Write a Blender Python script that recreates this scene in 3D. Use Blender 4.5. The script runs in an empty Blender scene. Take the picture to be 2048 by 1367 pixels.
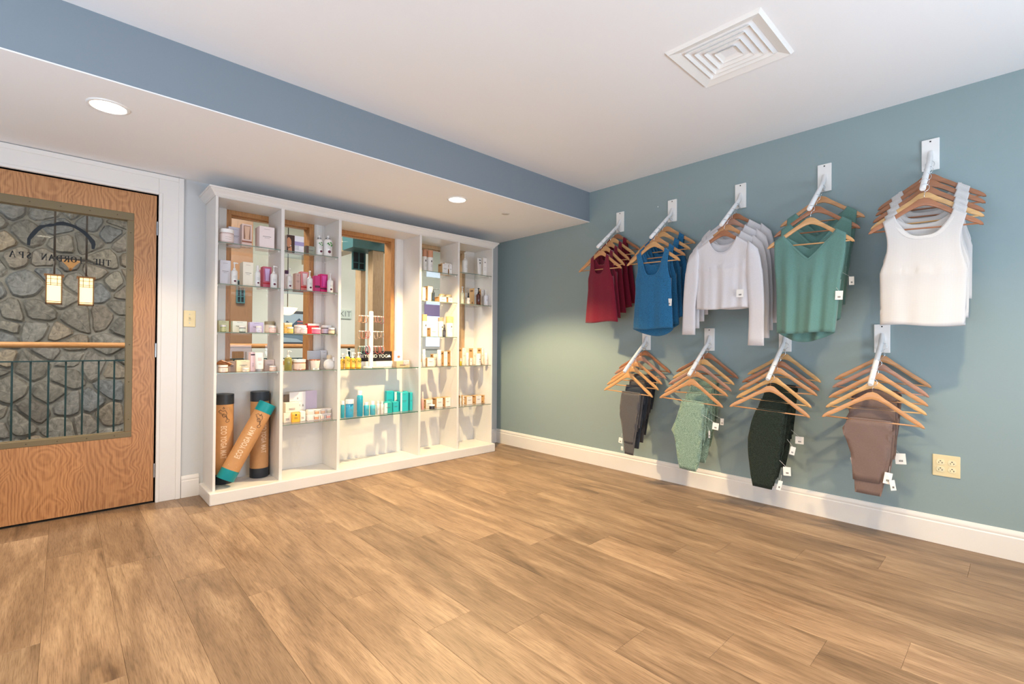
import bpy, bmesh, math, random
import numpy as np
from mathutils import Vector, Matrix
random.seed(7)
PI = math.pi
SC = bpy.context.scene
COL = SC.collection

# ------------------------------------------------------------------ camera
FPX, YAW, PITCH, ROLL = 955.9, -0.7546, 0.0084, 0.0069
CAM = np.array([-3.5086, -3.9702, 1.0615])
_f = np.array([math.sin(-YAW)*math.cos(PITCH), math.cos(YAW)*math.cos(PITCH), math.sin(PITCH)])
_r = np.cross(_f, [0, 0, 1]); _r /= np.linalg.norm(_r); _u = np.cross(_r, _f)
_R = math.cos(ROLL)*_r + math.sin(ROLL)*_u
_U = -math.sin(ROLL)*_r + math.cos(ROLL)*_u
cd = bpy.data.cameras.new('camera'); cam = bpy.data.objects.new('camera', cd); COL.objects.link(cam)
cd.sensor_width = 36; cd.lens = FPX/2048*36; cd.clip_start = 0.02
M = Matrix.Identity(4)
for i in range(3):
    M[i][0], M[i][1], M[i][2], M[i][3] = _R[i], _U[i], -_f[i], CAM[i]
cam.matrix_world = M
SC.camera = cam

# ------------------------------------------------------------------ world, exposure, daylight
SC.view_settings.view_transform = 'Standard'; SC.view_settings.look = 'None'
SC.view_settings.gamma = 1; SC.view_settings.use_curve_mapping = False
SC.view_settings.exposure = -0.28
w = bpy.data.worlds.new('world'); SC.world = w; w.use_nodes = True
w.node_tree.nodes['Background'].inputs[0].default_value = (0.75, 0.86, 1, 1)
w.node_tree.nodes['Background'].inputs[1].default_value = 0.6
try:
    SC.cycles.use_denoising = True
    SC.cycles.max_bounces = 8; SC.cycles.diffuse_bounces = 5; SC.cycles.transparent_max_bounces = 24
    SC.cycles.glossy_bounces = 4; SC.cycles.sample_clamp_indirect = 6
    SC.cycles.caustics_reflective = False; SC.cycles.caustics_refractive = False
except Exception:
    pass

def area(name, loc, rot, sx, sy, power, col, spread=PI):
    l = bpy.data.lights.new(name, 'AREA'); l.shape = 'RECTANGLE'; l.size = sx; l.size_y = sy
    l.energy = power; l.color = col; l.spread = spread
    o = bpy.data.objects.new(name, l); COL.objects.link(o); o.location = loc; o.rotation_euler = rot
    return o
def spot(name, loc, power, col, ang=120, blend=.6, rad=.05, rot=(0, 0, 0)):
    l = bpy.data.lights.new(name, 'SPOT'); l.energy = power; l.color = col; l.spot_size = math.radians(ang)
    l.spot_blend = blend; l.shadow_soft_size = rad
    o = bpy.data.objects.new(name, l); COL.objects.link(o); o.location = loc; o.rotation_euler = rot
    return o
WARM = (1.0, 0.73, 0.38)
COOL = (0.74, 0.87, 1.0)
# daylight through the two tall windows behind the photographer (wall_front and wall_left)
# level lamps are daylight; upward tilted ones are added fill brightening the ceiling
area('daylight_front', (-1.65, -5.5, 1.45), (PI/2, 0, 0), 2.0, 1.7, 7, COOL)
area('daylight_left', (-5.15, -3.4, 1.45), (PI/2, 0, -PI/2), 2.8, 1.7, 7, COOL)
area('ceiling_fill_front', (-1.65, -5.45, .75), (PI/2+.55, 0, .4), 2.0, .7, 80, (.70, .84, 1))
area('ceiling_fill_left', (-5.1, -3.4, .75), (PI/2+1.1, 0, -PI/2), 2.8, .7, 92, (.66, .82, 1))

# ------------------------------------------------------------------ room numbers
HC, HS, DS = 2.474, 2.2004, 1.265
XL, YF = -5.25, -5.6

def _ray(u, v): return _f*FPX + _R*(u-1024) - _U*(v-683.5)
def at_y(u, v, y): d = _ray(u, v); return CAM + d*((y-CAM[1])/d[1])
def at_x(u, v, x): d = _ray(u, v); return CAM + d*((x-CAM[0])/d[0])
def at_z(u, v, z): d = _ray(u, v); return CAM + d*((z-CAM[2])/d[2])

# ------------------------------------------------------------------ materials
def lin(r, g, b):
    f = lambda c: (c/255/12.92) if c <= 10 else ((c/255+.055)/1.055)**2.4
    return (f(r), f(g), f(b), 1)
MATS = {}
def mat(name, col, rough=.5, metal=0, noise=.0, nscale=8, bump=0, bscale=200, spec=.5, coat=0, sheen=0, trans=0, ior=1.45, emis=None, est=0, stretch=None):
    if name in MATS: return MATS[name]
    m = bpy.data.materials.new(name); m.use_nodes = True; nt = m.node_tree; N = nt.nodes; L = nt.links
    b = N['Principled BSDF']
    if len(col) == 3: col = lin(*col)
    b.inputs['Base Color'].default_value = col; b.inputs['Roughness'].default_value = rough
    b.inputs['Metallic'].default_value = metal; b.inputs['Specular IOR Level'].default_value = spec
    b.inputs['Coat Weight'].default_value = coat; b.inputs['Sheen Weight'].default_value = sheen
    b.inputs['Transmission Weight'].default_value = trans; b.inputs['IOR'].default_value = ior
    if emis:
        b.inputs['Emission Color'].default_value = lin(*emis); b.inputs['Emission Strength'].default_value = est
    tc = N.new('ShaderNodeTexCoord'); mp = N.new('ShaderNodeMapping'); L.new(tc.outputs['Object'], mp.inputs[0])
    if stretch: mp.inputs['Scale'].default_value = stretch
    nz = N.new('ShaderNodeTexNoise'); nz.inputs['Scale'].default_value = nscale; nz.inputs['Detail'].default_value = 3
    L.new(mp.outputs[0], nz.inputs['Vector'])
    mx = N.new('ShaderNodeMix'); mx.data_type = 'RGBA'; mx.blend_type = 'MULTIPLY'
    k = 1-noise
    mr = N.new('ShaderNodeMapRange'); mr.inputs['From Min'].default_value = .3; mr.inputs['From Max'].default_value = .7
    mr.inputs['To Min'].default_value = k; mr.inputs['To Max'].default_value = 1.0
    L.new(nz.outputs['Fac'], mr.inputs['Value'])
    mx.inputs['Factor'].default_value = 1; mx.inputs['A'].default_value = col
    cb = N.new('ShaderNodeCombineColor')
    for q in ('Red', 'Green', 'Blue'): L.new(mr.outputs[0], cb.inputs[q])
    L.new(cb.outputs[0], mx.inputs['B']); L.new(mx.outputs['Result'], b.inputs['Base Color'])
    if bump:
        n2 = N.new('ShaderNodeTexNoise'); n2.inputs['Scale'].default_value = bscale; n2.inputs['Detail'].default_value = 2
        L.new(mp.outputs[0], n2.inputs['Vector'])
        bp = N.new('ShaderNodeBump'); bp.inputs['Strength'].default_value = bump; bp.inputs['Distance'].default_value = .002
        L.new(n2.outputs['Fac'], bp.inputs['Height']); L.new(bp.outputs[0], b.inputs['Normal'])
    MATS[name] = m
    return m

def glass(name, tint=(1, 1, 1), refl=1.0, rough=.0):
    if name in MATS: return MATS[name]
    m = bpy.data.materials.new(name); m.use_nodes = True; N = m.node_tree.nodes; L = m.node_tree.links
    N.remove(N['Principled BSDF']); out = N['Material Output']
    t = N.new('ShaderNodeBsdfTransparent'); t.inputs[0].default_value = (*tint, 1)
    g = N.new('ShaderNodeBsdfGlossy'); g.inputs['Roughness'].default_value = rough
    f = N.new('ShaderNodeFresnel'); f.inputs['IOR'].default_value = 1.45
    mt = N.new('ShaderNodeMath'); mt.operation = 'MULTIPLY'; mt.inputs[1].default_value = refl
    geo = N.new('ShaderNodeNewGeometry'); inv = N.new('ShaderNodeMath'); inv.operation = 'SUBTRACT'; inv.inputs[0].default_value = 1
    m2 = N.new('ShaderNodeMath'); m2.operation = 'MULTIPLY'
    L.new(geo.outputs['Backfacing'], inv.inputs[1])
    x = N.new('ShaderNodeMixShader')
    L.new(f.outputs[0], mt.inputs[0]); L.new(mt.outputs[0], m2.inputs[0]); L.new(inv.outputs[0], m2.inputs[1])
    L.new(m2.outputs[0], x.inputs[0]); L.new(t.outputs[0], x.inputs[1]); L.new(g.outputs[0], x.inputs[2])
    L.new(x.outputs[0], out.inputs[0]); MATS[name] = m
    return m

def ramp(N, stops):
    r = N.new('ShaderNodeValToRGB'); e = r.color_ramp.elements
    e[0].position, e[0].color = stops[0][0], stops[0][1]; e[1].position, e[1].color = stops[-1][0], stops[-1][1]
    for p_, c_ in stops[1:-1]:
        q = e.new(p_); q.color = c_
    return r
def floor_mat():
    m = bpy.data.materials.new('floor_plank'); m.use_nodes = True; nt = m.node_tree; N = nt.nodes; L = nt.links
    b = N['Principled BSDF']; b.inputs['Roughness'].default_value = .42; b.inputs['Specular IOR Level'].default_value = .35
    tc = N.new('ShaderNodeTexCoord'); oi = N.new('ShaderNodeObjectInfo')
    off = N.new('ShaderNodeVectorMath'); off.operation = 'SCALE'; off.inputs[0].default_value = (31, 57, 13)
    L.new(oi.outputs['Random'], off.inputs['Scale'])
    add = N.new('ShaderNodeVectorMath'); L.new(tc.outputs['Object'], add.inputs[0]); L.new(off.outputs[0], add.inputs[1])
    def noise(scale, sc, detail=4, dist=0, rough=.55):
        mp = N.new('ShaderNodeMapping'); mp.inputs['Scale'].default_value = sc; L.new(add.outputs[0], mp.inputs[0])
        n = N.new('ShaderNodeTexNoise'); n.inputs['Scale'].default_value = scale; n.inputs['Detail'].default_value = detail
        n.inputs['Distortion'].default_value = dist; n.inputs['Roughness'].default_value = rough; L.new(mp.outputs[0], n.inputs['Vector'])
        return n.outputs['Fac']
    big = noise(3.2, (3.2, .5, 1), 5, .8)        # broad smoky bands
    streak = noise(22, (4, .22, 1), 6, .35, .6)        # grain streaks
    fine = noise(60, (6, .25, 1), 4, 0)           # pores
    blotch = noise(5.5, (1.3, .6, 1), 2, .6)
    r1 = ramp(N, [(.25, lin(104, 85, 68)), (.38, lin(134, 110, 87)), (.54, lin(153, 127, 102)), (.72, lin(176, 150, 122))])
    L.new(big, r1.inputs[0])
    r2 = ramp(N, [(.30, (.66, .63, .60, 1)), (.38, (.84, .82, .80, 1)), (.5, (.95, .94, .93, 1)), (.7, (1.05, 1.04, 1.03, 1))]); L.new(streak, r2.inputs[0])
    r3 = ramp(N, [(.36, (.74, .72, .70, 1)), (.5, (.98, .98, .98, 1)), (.62, (1.06, 1.06, 1.06, 1))]); L.new(fine, r3.inputs[0])
    def mul(a, b_, f=1):
        x = N.new('ShaderNodeMix'); x.data_type = 'RGBA'; x.blend_type = 'MULTIPLY'; x.inputs['Factor'].default_value = f
        L.new(a, x.inputs['A']); L.new(b_, x.inputs['B']); return x.outputs['Result']
    c = mul(r1.outputs[0], r2.outputs[0], 1); c = mul(c, r3.outputs[0], 1)
    # knots
    mp = N.new('ShaderNodeMapping'); mp.inputs['Scale'].default_value = (5.5, 1.9, 1); L.new(add.outputs[0], mp.inputs[0])
    wv = N.new('ShaderNodeTexNoise'); wv.inputs['Scale'].default_value = 2.5; L.new(mp.outputs[0], wv.inputs['Vector'])
    ws = N.new('ShaderNodeVectorMath'); ws.operation = 'SCALE'; ws.inputs['Scale'].default_value = .5; L.new(wv.outputs['Color'], ws.inputs[0])
    wa = N.new('ShaderNodeVectorMath'); L.new(mp.outputs[0], wa.inputs[0]); L.new(ws.outputs[0], wa.inputs[1])
    vo = N.new('ShaderNodeTexVoronoi'); vo.inputs['Scale'].default_value = .8; L.new(wa.outputs[0], vo.inputs['Vector'])
    kr = ramp(N, [(.0, (.45, .38, .33, 1)), (.035, (.6, .53, .48, 1)), (.12, (.9, .87, .84, 1)), (.24, (1, 1, 1, 1))]); L.new(vo.outputs['Distance'], kr.inputs[0])
    c = mul(c, kr.outputs[0], .85)
    tone = N.new('ShaderNodeMapRange'); tone.inputs['To Min'].default_value = .80; tone.inputs['To Max'].default_value = 1.08; L.new(oi.outputs['Random'], tone.inputs['Value'])
    cc = N.new('ShaderNodeCombineColor')
    for q in ('Red', 'Green', 'Blue'): L.new(tone.outputs[0], cc.inputs[q])
    c = mul(c, cc.outputs[0])
    L.new(c, b.inputs['Base Color'])
    bp = N.new('ShaderNodeBump'); bp.inputs['Strength'].default_value = .12; bp.inputs['Distance'].default_value = .001
    L.new(fine, bp.inputs['Height']); L.new(bp.outputs[0], b.inputs['Normal'])
    return m
def oak_mat(name, dark, light, cath=.14, zs=.9, axis='x', rough=.38, amp=.12):
    """veneer with repeated parabolic (cathedral) figure"""
    m = bpy.data.materials.new(name); m.use_nodes = True; nt = m.node_tree; N = nt.nodes; L = nt.links
    b = N['Principled BSDF']; b.inputs['Roughness'].default_value = rough
    tc = N.new('ShaderNodeTexCoord'); sp = N.new('ShaderNodeSeparateXYZ')
    nz = N.new('ShaderNodeTexNoise'); nz.inputs['Scale'].default_value = 3.5; nz.inputs['Detail'].default_value = 3
    L.new(tc.outputs['Object'], nz.inputs['Vector'])
    L.new(tc.outputs['Object'], sp.inputs[0])
    def mth(op, a, b_=None, v=None):
        x = N.new('ShaderNodeMath'); x.operation = op
        L.new(a, x.inputs[0])
        if b_ is not None: L.new(b_, x.inputs[1])
        if v is not None: x.inputs[1].default_value = v
        return x.outputs[0]
    n1 = mth('MULTIPLY', nz.outputs['Fac'], v=.10)
    xx = mth('ADD', sp.outputs['X' if axis == 'x' else 'Y'], n1)
    pp = mth('PINGPONG', xx, v=cath/2)
    ab = mth('MULTIPLY', pp, v=2/cath)
    po = mth('POWER', ab, v=1.7)
    z1 = mth('MULTIPLY', sp.outputs['Z'], v=-zs)
    n2 = mth('MULTIPLY', nz.outputs['Fac'], v=1.1)
    s = mth('ADD', mth('ADD', mth('MULTIPLY', po, v=.55), z1), n2)
    sn = mth('SINE', mth('MULTIPLY', s, v=70))
    mp = N.new('ShaderNodeMapping'); mp.inputs['Scale'].default_value = (60, 60, 2); L.new(tc.outputs['Object'], mp.inputs[0])
    g = N.new('ShaderNodeTexNoise'); g.inputs['Scale'].default_value = 4; g.inputs['Detail'].default_value = 3; L.new(mp.outputs[0], g.inputs['Vector'])
    t = mth('ADD', mth('MULTIPLY', sn, v=amp), mth('MULTIPLY', g.outputs['Fac'], v=1.0))
    r = ramp(N, [(.22, lin(*dark)), (.5, lin(*[(a+2*c)//3 for a, c in zip(dark, light)])), (.75, lin(*light))])
    L.new(t, r.inputs[0]); L.new(r.outputs[0], b.inputs['Base Color'])
    MATS[name] = m
    return m
def stone_mat():
    m = bpy.data.materials.new('fieldstone'); m.use_nodes = True; nt = m.node_tree; N = nt.nodes; L = nt.links
    b = N['Principled BSDF']; b.inputs['Roughness'].default_value = .75
    tc = N.new('ShaderNodeTexCoord'); oi = N.new('ShaderNodeObjectInfo')
    r1 = ramp(N, [(0, lin(112, 108, 102)), (.3, lin(146, 138, 126)), (.6, lin(120, 122, 124)), (.8, lin(158, 142, 122)), (1, lin(98, 96, 95))])
    L.new(oi.outputs['Random'], r1.inputs[0])
    n = N.new('ShaderNodeTexNoise'); n.inputs['Scale'].default_value = 11; n.inputs['Detail'].default_value = 9; n.inputs['Roughness'].default_value = .65; n.inputs['Distortion'].default_value = 1.2
    L.new(tc.outputs['Object'], n.inputs['Vector'])
    r2 = ramp(N, [(.32, (.40, .39, .38, 1)), (.46, (.85, .85, .85, 1)), (.56, (1.1, 1.1, 1.1, 1)), (.70, (1.6, 1.58, 1.52, 1))]); L.new(n.outputs['Fac'], r2.inputs[0])
    x = N.new('ShaderNodeMix'); x.data_type = 'RGBA'; x.blend_type = 'MULTIPLY'; x.inputs['Factor'].default_value = 1
    L.new(r1.outputs[0], x.inputs['A']); L.new(r2.outputs[0], x.inputs['B']); L.new(x.outputs['Result'], b.inputs['Base Color'])
    bp = N.new('ShaderNodeBump'); bp.inputs['Strength'].default_value = .6; bp.inputs['Distance'].default_value = .01
    L.new(n.outputs['Fac'], bp.inputs['Height']); L.new(bp.outputs[0], b.inputs['Normal'])
    return m
def fabric(name, col, heather=.0, rough=.85, knit=0, sheen=.3, col2=None):
    m = bpy.data.materials.new(name); m.use_nodes = True; nt = m.node_tree; N = nt.nodes; L = nt.links
    b = N['Principled BSDF']; b.inputs['Roughness'].default_value = rough; b.inputs['Sheen Weight'].default_value = sheen
    b.inputs['Specular IOR Level'].default_value = .2
    tc = N.new('ShaderNodeTexCoord'); mp = N.new('ShaderNodeMapping'); mp.inputs['Scale'].default_value = (1, 1, 2.2)
    L.new(tc.outputs['Object'], mp.inputs[0])
    n = N.new('ShaderNodeTexNoise'); n.inputs['Scale'].default_value = 160; n.inputs['Detail'].default_value = 3; L.new(mp.outputs[0], n.inputs['Vector'])
    c = lin(*col); d = lin(*(col2 or [max(0, int(k*(1-heather))) for k in col]))
    r = ramp(N, [(.36, d), (.62, c)]); L.new(n.outputs['Fac'], r.inputs[0]); L.new(r.outputs[0], b.inputs['Base Color'])
    bp = N.new('ShaderNodeBump'); bp.inputs['Strength'].default_value = .25; bp.inputs['Distance'].default_value = .0008
    if knit:
        # rows of small perforations
        vo = N.new('ShaderNodeTexVoronoi'); vo.inputs['Scale'].default_value = 210; vo.inputs['Randomness'].default_value = 0
        m2 = N.new('ShaderNodeMapping'); m2.inputs['Scale'].default_value = (1, .001, 1); L.new(tc.outputs['Object'], m2.inputs[0])
        L.new(m2.outputs[0], vo.inputs['Vector'])
        r3 = ramp(N, [(.2, lin(*[int(k*.92) for k in col])), (.36, c)]); L.new(vo.outputs['Distance'], r3.inputs[0]); L.new(r3.outputs[0], b.inputs['Base Color'])
        L.new(vo.outputs['Distance'], bp.inputs['Height'])
    else:
        L.new(n.outputs['Fac'], bp.inputs['Height'])
    L.new(bp.outputs[0], b.inputs['Normal'])
    MATS[name] = m
    return m

WHITE = mat('white_paint', (236, 231, 225), .38, noise=.02, nscale=3)
UNITW = mat('cabinet_white', (226, 223, 220), .35, noise=.02, nscale=4)
TRIMW = mat('trim_white', (236, 232, 228), .32, noise=.02, nscale=5)
CEILW = mat('ceiling_white', (240, 240, 241), .9, noise=.015, nscale=2, bump=.05, bscale=300)
WALLB = mat('teal_wall_paint', (144, 163, 166), .6, noise=.02, nscale=2, bump=.06, bscale=260)
WALLP = mat('pale_wall_paint', (205, 208, 210), .6, noise=.02, nscale=2, bump=.05, bscale=260)
SOFF = mat('soffit_blue_gray', (130, 142, 152), .6, noise=.02, nscale=2, bump=.05, bscale=260)
CORW = mat('corridor_paint', (236, 238, 228), .7, noise=.03, nscale=2)
BLACK = mat('black', (18, 18, 20), .5)
DARK = mat('dark_gap', (30, 26, 23), .8)
GREYT = mat('print_grey', (120, 116, 118), .6)
BRONZE = mat('bronze_paint', (122, 108, 80), .45, metal=.15, noise=.05)
STEEL = mat('satin_steel', (170, 172, 176), .3, metal=.9, noise=.05)
CHROME = mat('chrome_wire', (205, 205, 208), .18, metal=1)
IVORY = mat('ivory_plastic', (232, 216, 172), .35)
IVORY2 = mat('ivory_plastic_light', (238, 228, 190), .3)
OAK = oak_mat('door_oak', (146, 96, 58), (200, 146, 98), cath=.32, zs=.28, amp=.11)
WWOOD = oak_mat('window_wood', (150, 98, 54), (206, 150, 92), cath=.3, zs=.2, amp=.03)
PWOOD = oak_mat('post_wood', (156, 124, 92), (206, 176, 138), cath=.4, zs=.15, amp=.02)
PLANK = floor_mat(); STONE = stone_mat()
MORTAR = mat('mortar', (150, 146, 138), .9, noise=.25, nscale=20, bump=.5, bscale=60)
SHELFG = glass('shelf_glass', (.97, .99, .98), 1.0)
SHELFE = mat('glass_edge', (150, 172, 160), .1, trans=.5, ior=1.3)
GREENE = mat('green_glass_edge', (40, 96, 72), .15)
PANE = glass('pane_glass', (.97, .98, .975), .7)
TEALM = mat('teal_steel', (24, 58, 62), .4)
TEALB = mat('teal_bracket', (58, 100, 104), .5)
PLASTW = mat('white_plastic', (240, 240, 238), .3)
PVC = mat('white_rod', (236, 236, 236), .35, noise=.05, nscale=40)

# ------------------------------------------------------------------ mesh builder
class MB:
    def __init__(s): s.v = []; s.f = []; s.m = []
    def add(s, vs, fs, mi=0):
        o = len(s.v); s.v += [tuple(map(float, q)) for q in vs]; s.f += [tuple(i+o for i in f) for f in fs]; s.m += [mi]*len(fs)
    def box(s, x0, x1, y0, y1, z0, z1, mi=0):
        x0, x1 = min(x0, x1), max(x0, x1); y0, y1 = min(y0, y1), max(y0, y1); z0, z1 = min(z0, z1), max(z0, z1)
        s.add([(x0, y0, z0), (x1, y0, z0), (x1, y1, z0), (x0, y1, z0), (x0, y0, z1), (x1, y0, z1), (x1, y1, z1), (x0, y1, z1)],
              [(0, 3, 2, 1), (4, 5, 6, 7), (0, 1, 5, 4), (1, 2, 6, 5), (2, 3, 7, 6), (3, 0, 4, 7)], mi)
    def prism(s, poly, axis, a, b, mi=0):
        """poly: 2D points; axis 'x': (y,z) pts, 'y': (x,z) pts, 'z': (x,y) pts"""
        n = len(poly)
        def P(p, t): return {'x': (t, p[0], p[1]), 'y': (p[0], t, p[1]), 'z': (p[0], p[1], t)}[axis]
        vs = [P(p, a) for p in poly]+[P(p, b) for p in poly]
        fs = [(i, (i+1) % n, n+(i+1) % n, n+i) for i in range(n)]+[tuple(range(n-1, -1, -1)), tuple(range(n, 2*n))]
        s.add(vs, fs, mi)
    def lathe(s, prof, n=20, c=(0, 0, 0), sx=1, sy=1, mi=0, cap=True):
        vs = []; fs = []
        for r, z in prof:
            for i in range(n):
                t = 2*PI*i/n; vs.append((c[0]+r*sx*math.cos(t), c[1]+r*sy*math.sin(t), c[2]+z))
        for k in range(len(prof)-1):
            for i in range(n):
                j = (i+1) % n; fs.append((k*n+i, k*n+j, (k+1)*n+j, (k+1)*n+i))
        if cap:
            fs.append(tuple(range(n-1, -1, -1))); fs.append(tuple((len(prof)-1)*n+i for i in range(n)))
        s.add(vs, fs, mi)
    def tube(s, pts, r, n=8, mi=0, closed=False):
        pts = [Vector(q) for q in pts]; m = len(pts); vs = []; prev = None
        for i, q in enumerate(pts):
            if closed: d = pts[(i+1) % m]-pts[i-1]
            else: d = pts[min(i+1, m-1)]-pts[max(i-1, 0)]
            d.normalize()
            if prev is None:
                a = Vector((0, 0, 1)) if abs(d.z) < .9 else Vector((1, 0, 0)); e = d.cross(a).normalized()
            else: e = (prev-d*prev.dot(d)).normalized()
            prev = e; g = d.cross(e); rr = r[i] if isinstance(r, (list, tuple)) else r
            for k in range(n):
                t = 2*PI*k/n; vs.append(q+(e*math.cos(t)+g*math.sin(t))*rr)
        fs = []
        for i in range(m if closed else m-1):
            j = (i+1) % m
            for k in range(n):
                l = (k+1) % n; fs.append((i*n+k, i*n+l, j*n+l, j*n+k))
        if not closed: fs += [tuple(range(n-1, -1, -1)), tuple((m-1)*n+k for k in range(n))]
        s.add(vs, fs, mi)
    def quad(s, a, b, c, d, mi=0): s.add([a, b, c, d], [(0, 1, 2, 3)], mi)
    def build(s, name, mats, parent=None, smooth=False, bevel=0, seg=2, solid=0, auto=None, sub=0):
        me = bpy.data.meshes.new(name); me.from_pydata(s.v, [], s.f)
        bm = bmesh.new(); bm.from_mesh(me); bmesh.ops.recalc_face_normals(bm, faces=bm.faces); bm.to_mesh(me); bm.free()
        if not isinstance(mats, (list, tuple)): mats = [mats]
        for m_ in mats: me.materials.append(m_)
        if len(mats) > 1:
            me.polygons.foreach_set('material_index', s.m)
        if smooth: me.polygons.foreach_set('use_smooth', [True]*len(me.polygons))
        if auto is not None:
            me.polygons.foreach_set('use_smooth', [True]*len(me.polygons)); me.set_sharp_from_angle(angle=math.radians(auto))
        o = bpy.data.objects.new(name, me); COL.objects.link(o)
        if parent is not None: o.parent = parent
        if sub:
            d = o.modifiers.new('sub', 'SUBSURF'); d.levels = d.render_levels = sub
        if bevel:
            d = o.modifiers.new('bevel', 'BEVEL'); d.width = bevel; d.segments = seg; d.limit_method = 'ANGLE'; d.angle_limit = math.radians(40)
        if solid:
            d = o.modifiers.new('solid', 'SOLIDIFY'); d.thickness = solid; d.offset = 0
        return o
def thing(name, label, cat, loc=(0, 0, 0), rz=0, group=None, rot=None):
    o = bpy.data.objects.new(name, None); COL.objects.link(o); o.empty_display_size = .05
    o.location = tuple(map(float, loc)); o.rotation_euler = rot or (0, 0, rz); o['label'] = label; o['category'] = cat
    if group: o['group'] = group
    return o
def tag(o, label, cat, group=None):
    o['label'] = label; o['category'] = cat
    if group: o['group'] = group
    return o
def struct(o): o['kind'] = 'structure'; return o

def text_tris(txt, size=1.0, spacing=1.0, bold=0.0, cuts=0):
    cu = bpy.data.curves.new('t', 'FONT'); cu.body = txt; cu.size = size; cu.align_x = 'CENTER'; cu.align_y = 'CENTER'
    cu.space_character = spacing; cu.offset = bold; cu.resolution_u = 3
    o = bpy.data.objects.new('t', cu); COL.objects.link(o)
    dg = bpy.context.evaluated_depsgraph_get(); dg.update()
    me = bpy.data.meshes.new_from_object(o.evaluated_get(dg))
    bm = bmesh.new(); bm.from_mesh(me); bmesh.ops.triangulate(bm, faces=bm.faces)
    if cuts: bmesh.ops.subdivide_edges(bm, edges=[e for e in bm.edges if e.calc_length() > size*.25], cuts=cuts, use_grid_fill=True)
    bm.verts.ensure_lookup_table()
    vs = [tuple(v.co) for v in bm.verts]; fs = [tuple(v.index for v in f.verts) for f in bm.faces]
    bm.free(); bpy.data.objects.remove(o); bpy.data.meshes.remove(me)
    return vs, fs

# ================================================================== SETTING
# floor: slab + planks running along y
b = MB(); b.box(XL-.1, .1, YF-.1, .02, -.06, -.006)
floor = struct(b.build('floor', DARK))
PW = .2085; X0 = -3.555
known = {-1: -.283, 0: -.697, 1: -1.01, 2: -1.38, 3: -1.741, 4: -2.05, 5: -2.46, 6: -2.665, 7: -3.0, 8: -3.24, 9: -3.487, 10: -3.697, 11: -2.74, 12: -2.89, 13: -3.19, 14: -3.499, 15: -3.8, 16: -4.1}
PLEN = 1.31
for k in range(-9, 18):
    xa, xb = X0+k*PW, X0+(k+1)*PW
    if xa >= -.001 or xb <= XL: continue
    xa = max(xa, XL); xb = min(xb, -.001)
    off = known.get(k, -.3-.34*(k % 4))
    ys = [off+PLEN*j for j in range(-6, 6)]; ys = sorted([y for y in ys if YF+.15 < y < -.15]+[YF, 0.0])
    for ya, yb in zip(ys[:-1], ys[1:]):
        b = MB(); g = .0002; cx, cy = (xa+xb)/2, (ya+yb)/2; hx, hy = (xb-xa)/2-g, (yb-ya)/2-g; e = .0009
        b.add([(-hx, -hy, -.006), (hx, -hy, -.006), (hx, hy, -.006), (-hx, hy, -.006), (-hx, -hy, -e), (hx, -hy, -e), (hx, hy, -e), (-hx, hy, -e),
               (-hx+e, -hy+e, 0), (hx-e, -hy+e, 0), (hx-e, hy-e, 0), (-hx+e, hy-e, 0)],
              [(0, 1, 5, 4), (1, 2, 6, 5), (2, 3, 7, 6), (3, 0, 4, 7), (4, 5, 9, 8), (5, 6, 10, 9), (6, 7, 11, 10), (7, 4, 8, 11), (8, 9, 10, 11)])
        o = b.build('plank', PLANK, floor); o.location = (cx, cy, 0)

# walls
DOX0, DOX1, DOZ = -3.985, -3.056, 2.052      # door opening
WINS = [(-2.648, -2.014), (-1.83, -1.274), (-1.091, -.457)]
WZ0, WZ1 = .90, 2.052
b = MB(); T = .15
xs = [XL-.15, DOX0, DOX1]+[q for w_ in WINS for q in w_]+[.15]
holes = {(DOX0, DOX1): (0, DOZ)}
for w_ in WINS: holes[w_] = (WZ0, WZ1)
for a, c in zip(xs[:-1], xs[1:]):
    if (a, c) in holes:
        z0, z1 = holes[(a, c)]
        if z0 > 0: b.box(a, c, 0, T, -.06, z0)
        b.box(a, c, 0, T, z1, HC+.1)
    else: b.box(a, c, 0, T, -.06, HC+.1)
struct(b.build('wall_back', WALLP))
b = MB(); b.box(0, .15, YF-.15, 0, -.06, HC+.1); struct(b.build('wall_right', WALLB))
b = MB()
b.box(XL-.15, XL, YF-.15, -4.9, -.06, HC+.1); b.box(XL-.15, XL, -1.9, 0, -.06, HC+.1)
b.box(XL-.15, XL, -4.9, -1.9, -.06, .5); b.box(XL-.15, XL, -4.9, -1.9, 2.35, HC+.1); struct(b.build('wall_left', WALLP))
b = MB()
b.box(XL, -2.72, YF-.15, YF, -.06, HC+.1); b.box(-.58, 0, YF-.15, YF, -.06, HC+.1)
b.box(-2.72, -.58, YF-.15, YF, -.06, .5); b.box(-2.72, -.58, YF-.15, YF, 2.35, HC+.1); struct(b.build('wall_front', WALLP))
b = MB(); b.box(XL-.15, .15, YF-.15, -DS+.02, HC, HC+.1); struct(b.build('ceiling', CEILW))
b = MB(); b.box(XL, 0, -DS+.012, 0, HS, HS+.05); struct(b.build('ceiling_soffit', CEILW))
b = MB(); b.box(XL, 0, -DS, -DS+.012, HS, HC); struct(b.build('wall_soffit', SOFF))
# cut edge of soffit in ceiling white
b = MB(); b.box(XL, 0, -DS-.002, -DS+.012, HS-.002, HS+.004); struct(b.build('trim_1', CEILW))
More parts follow.
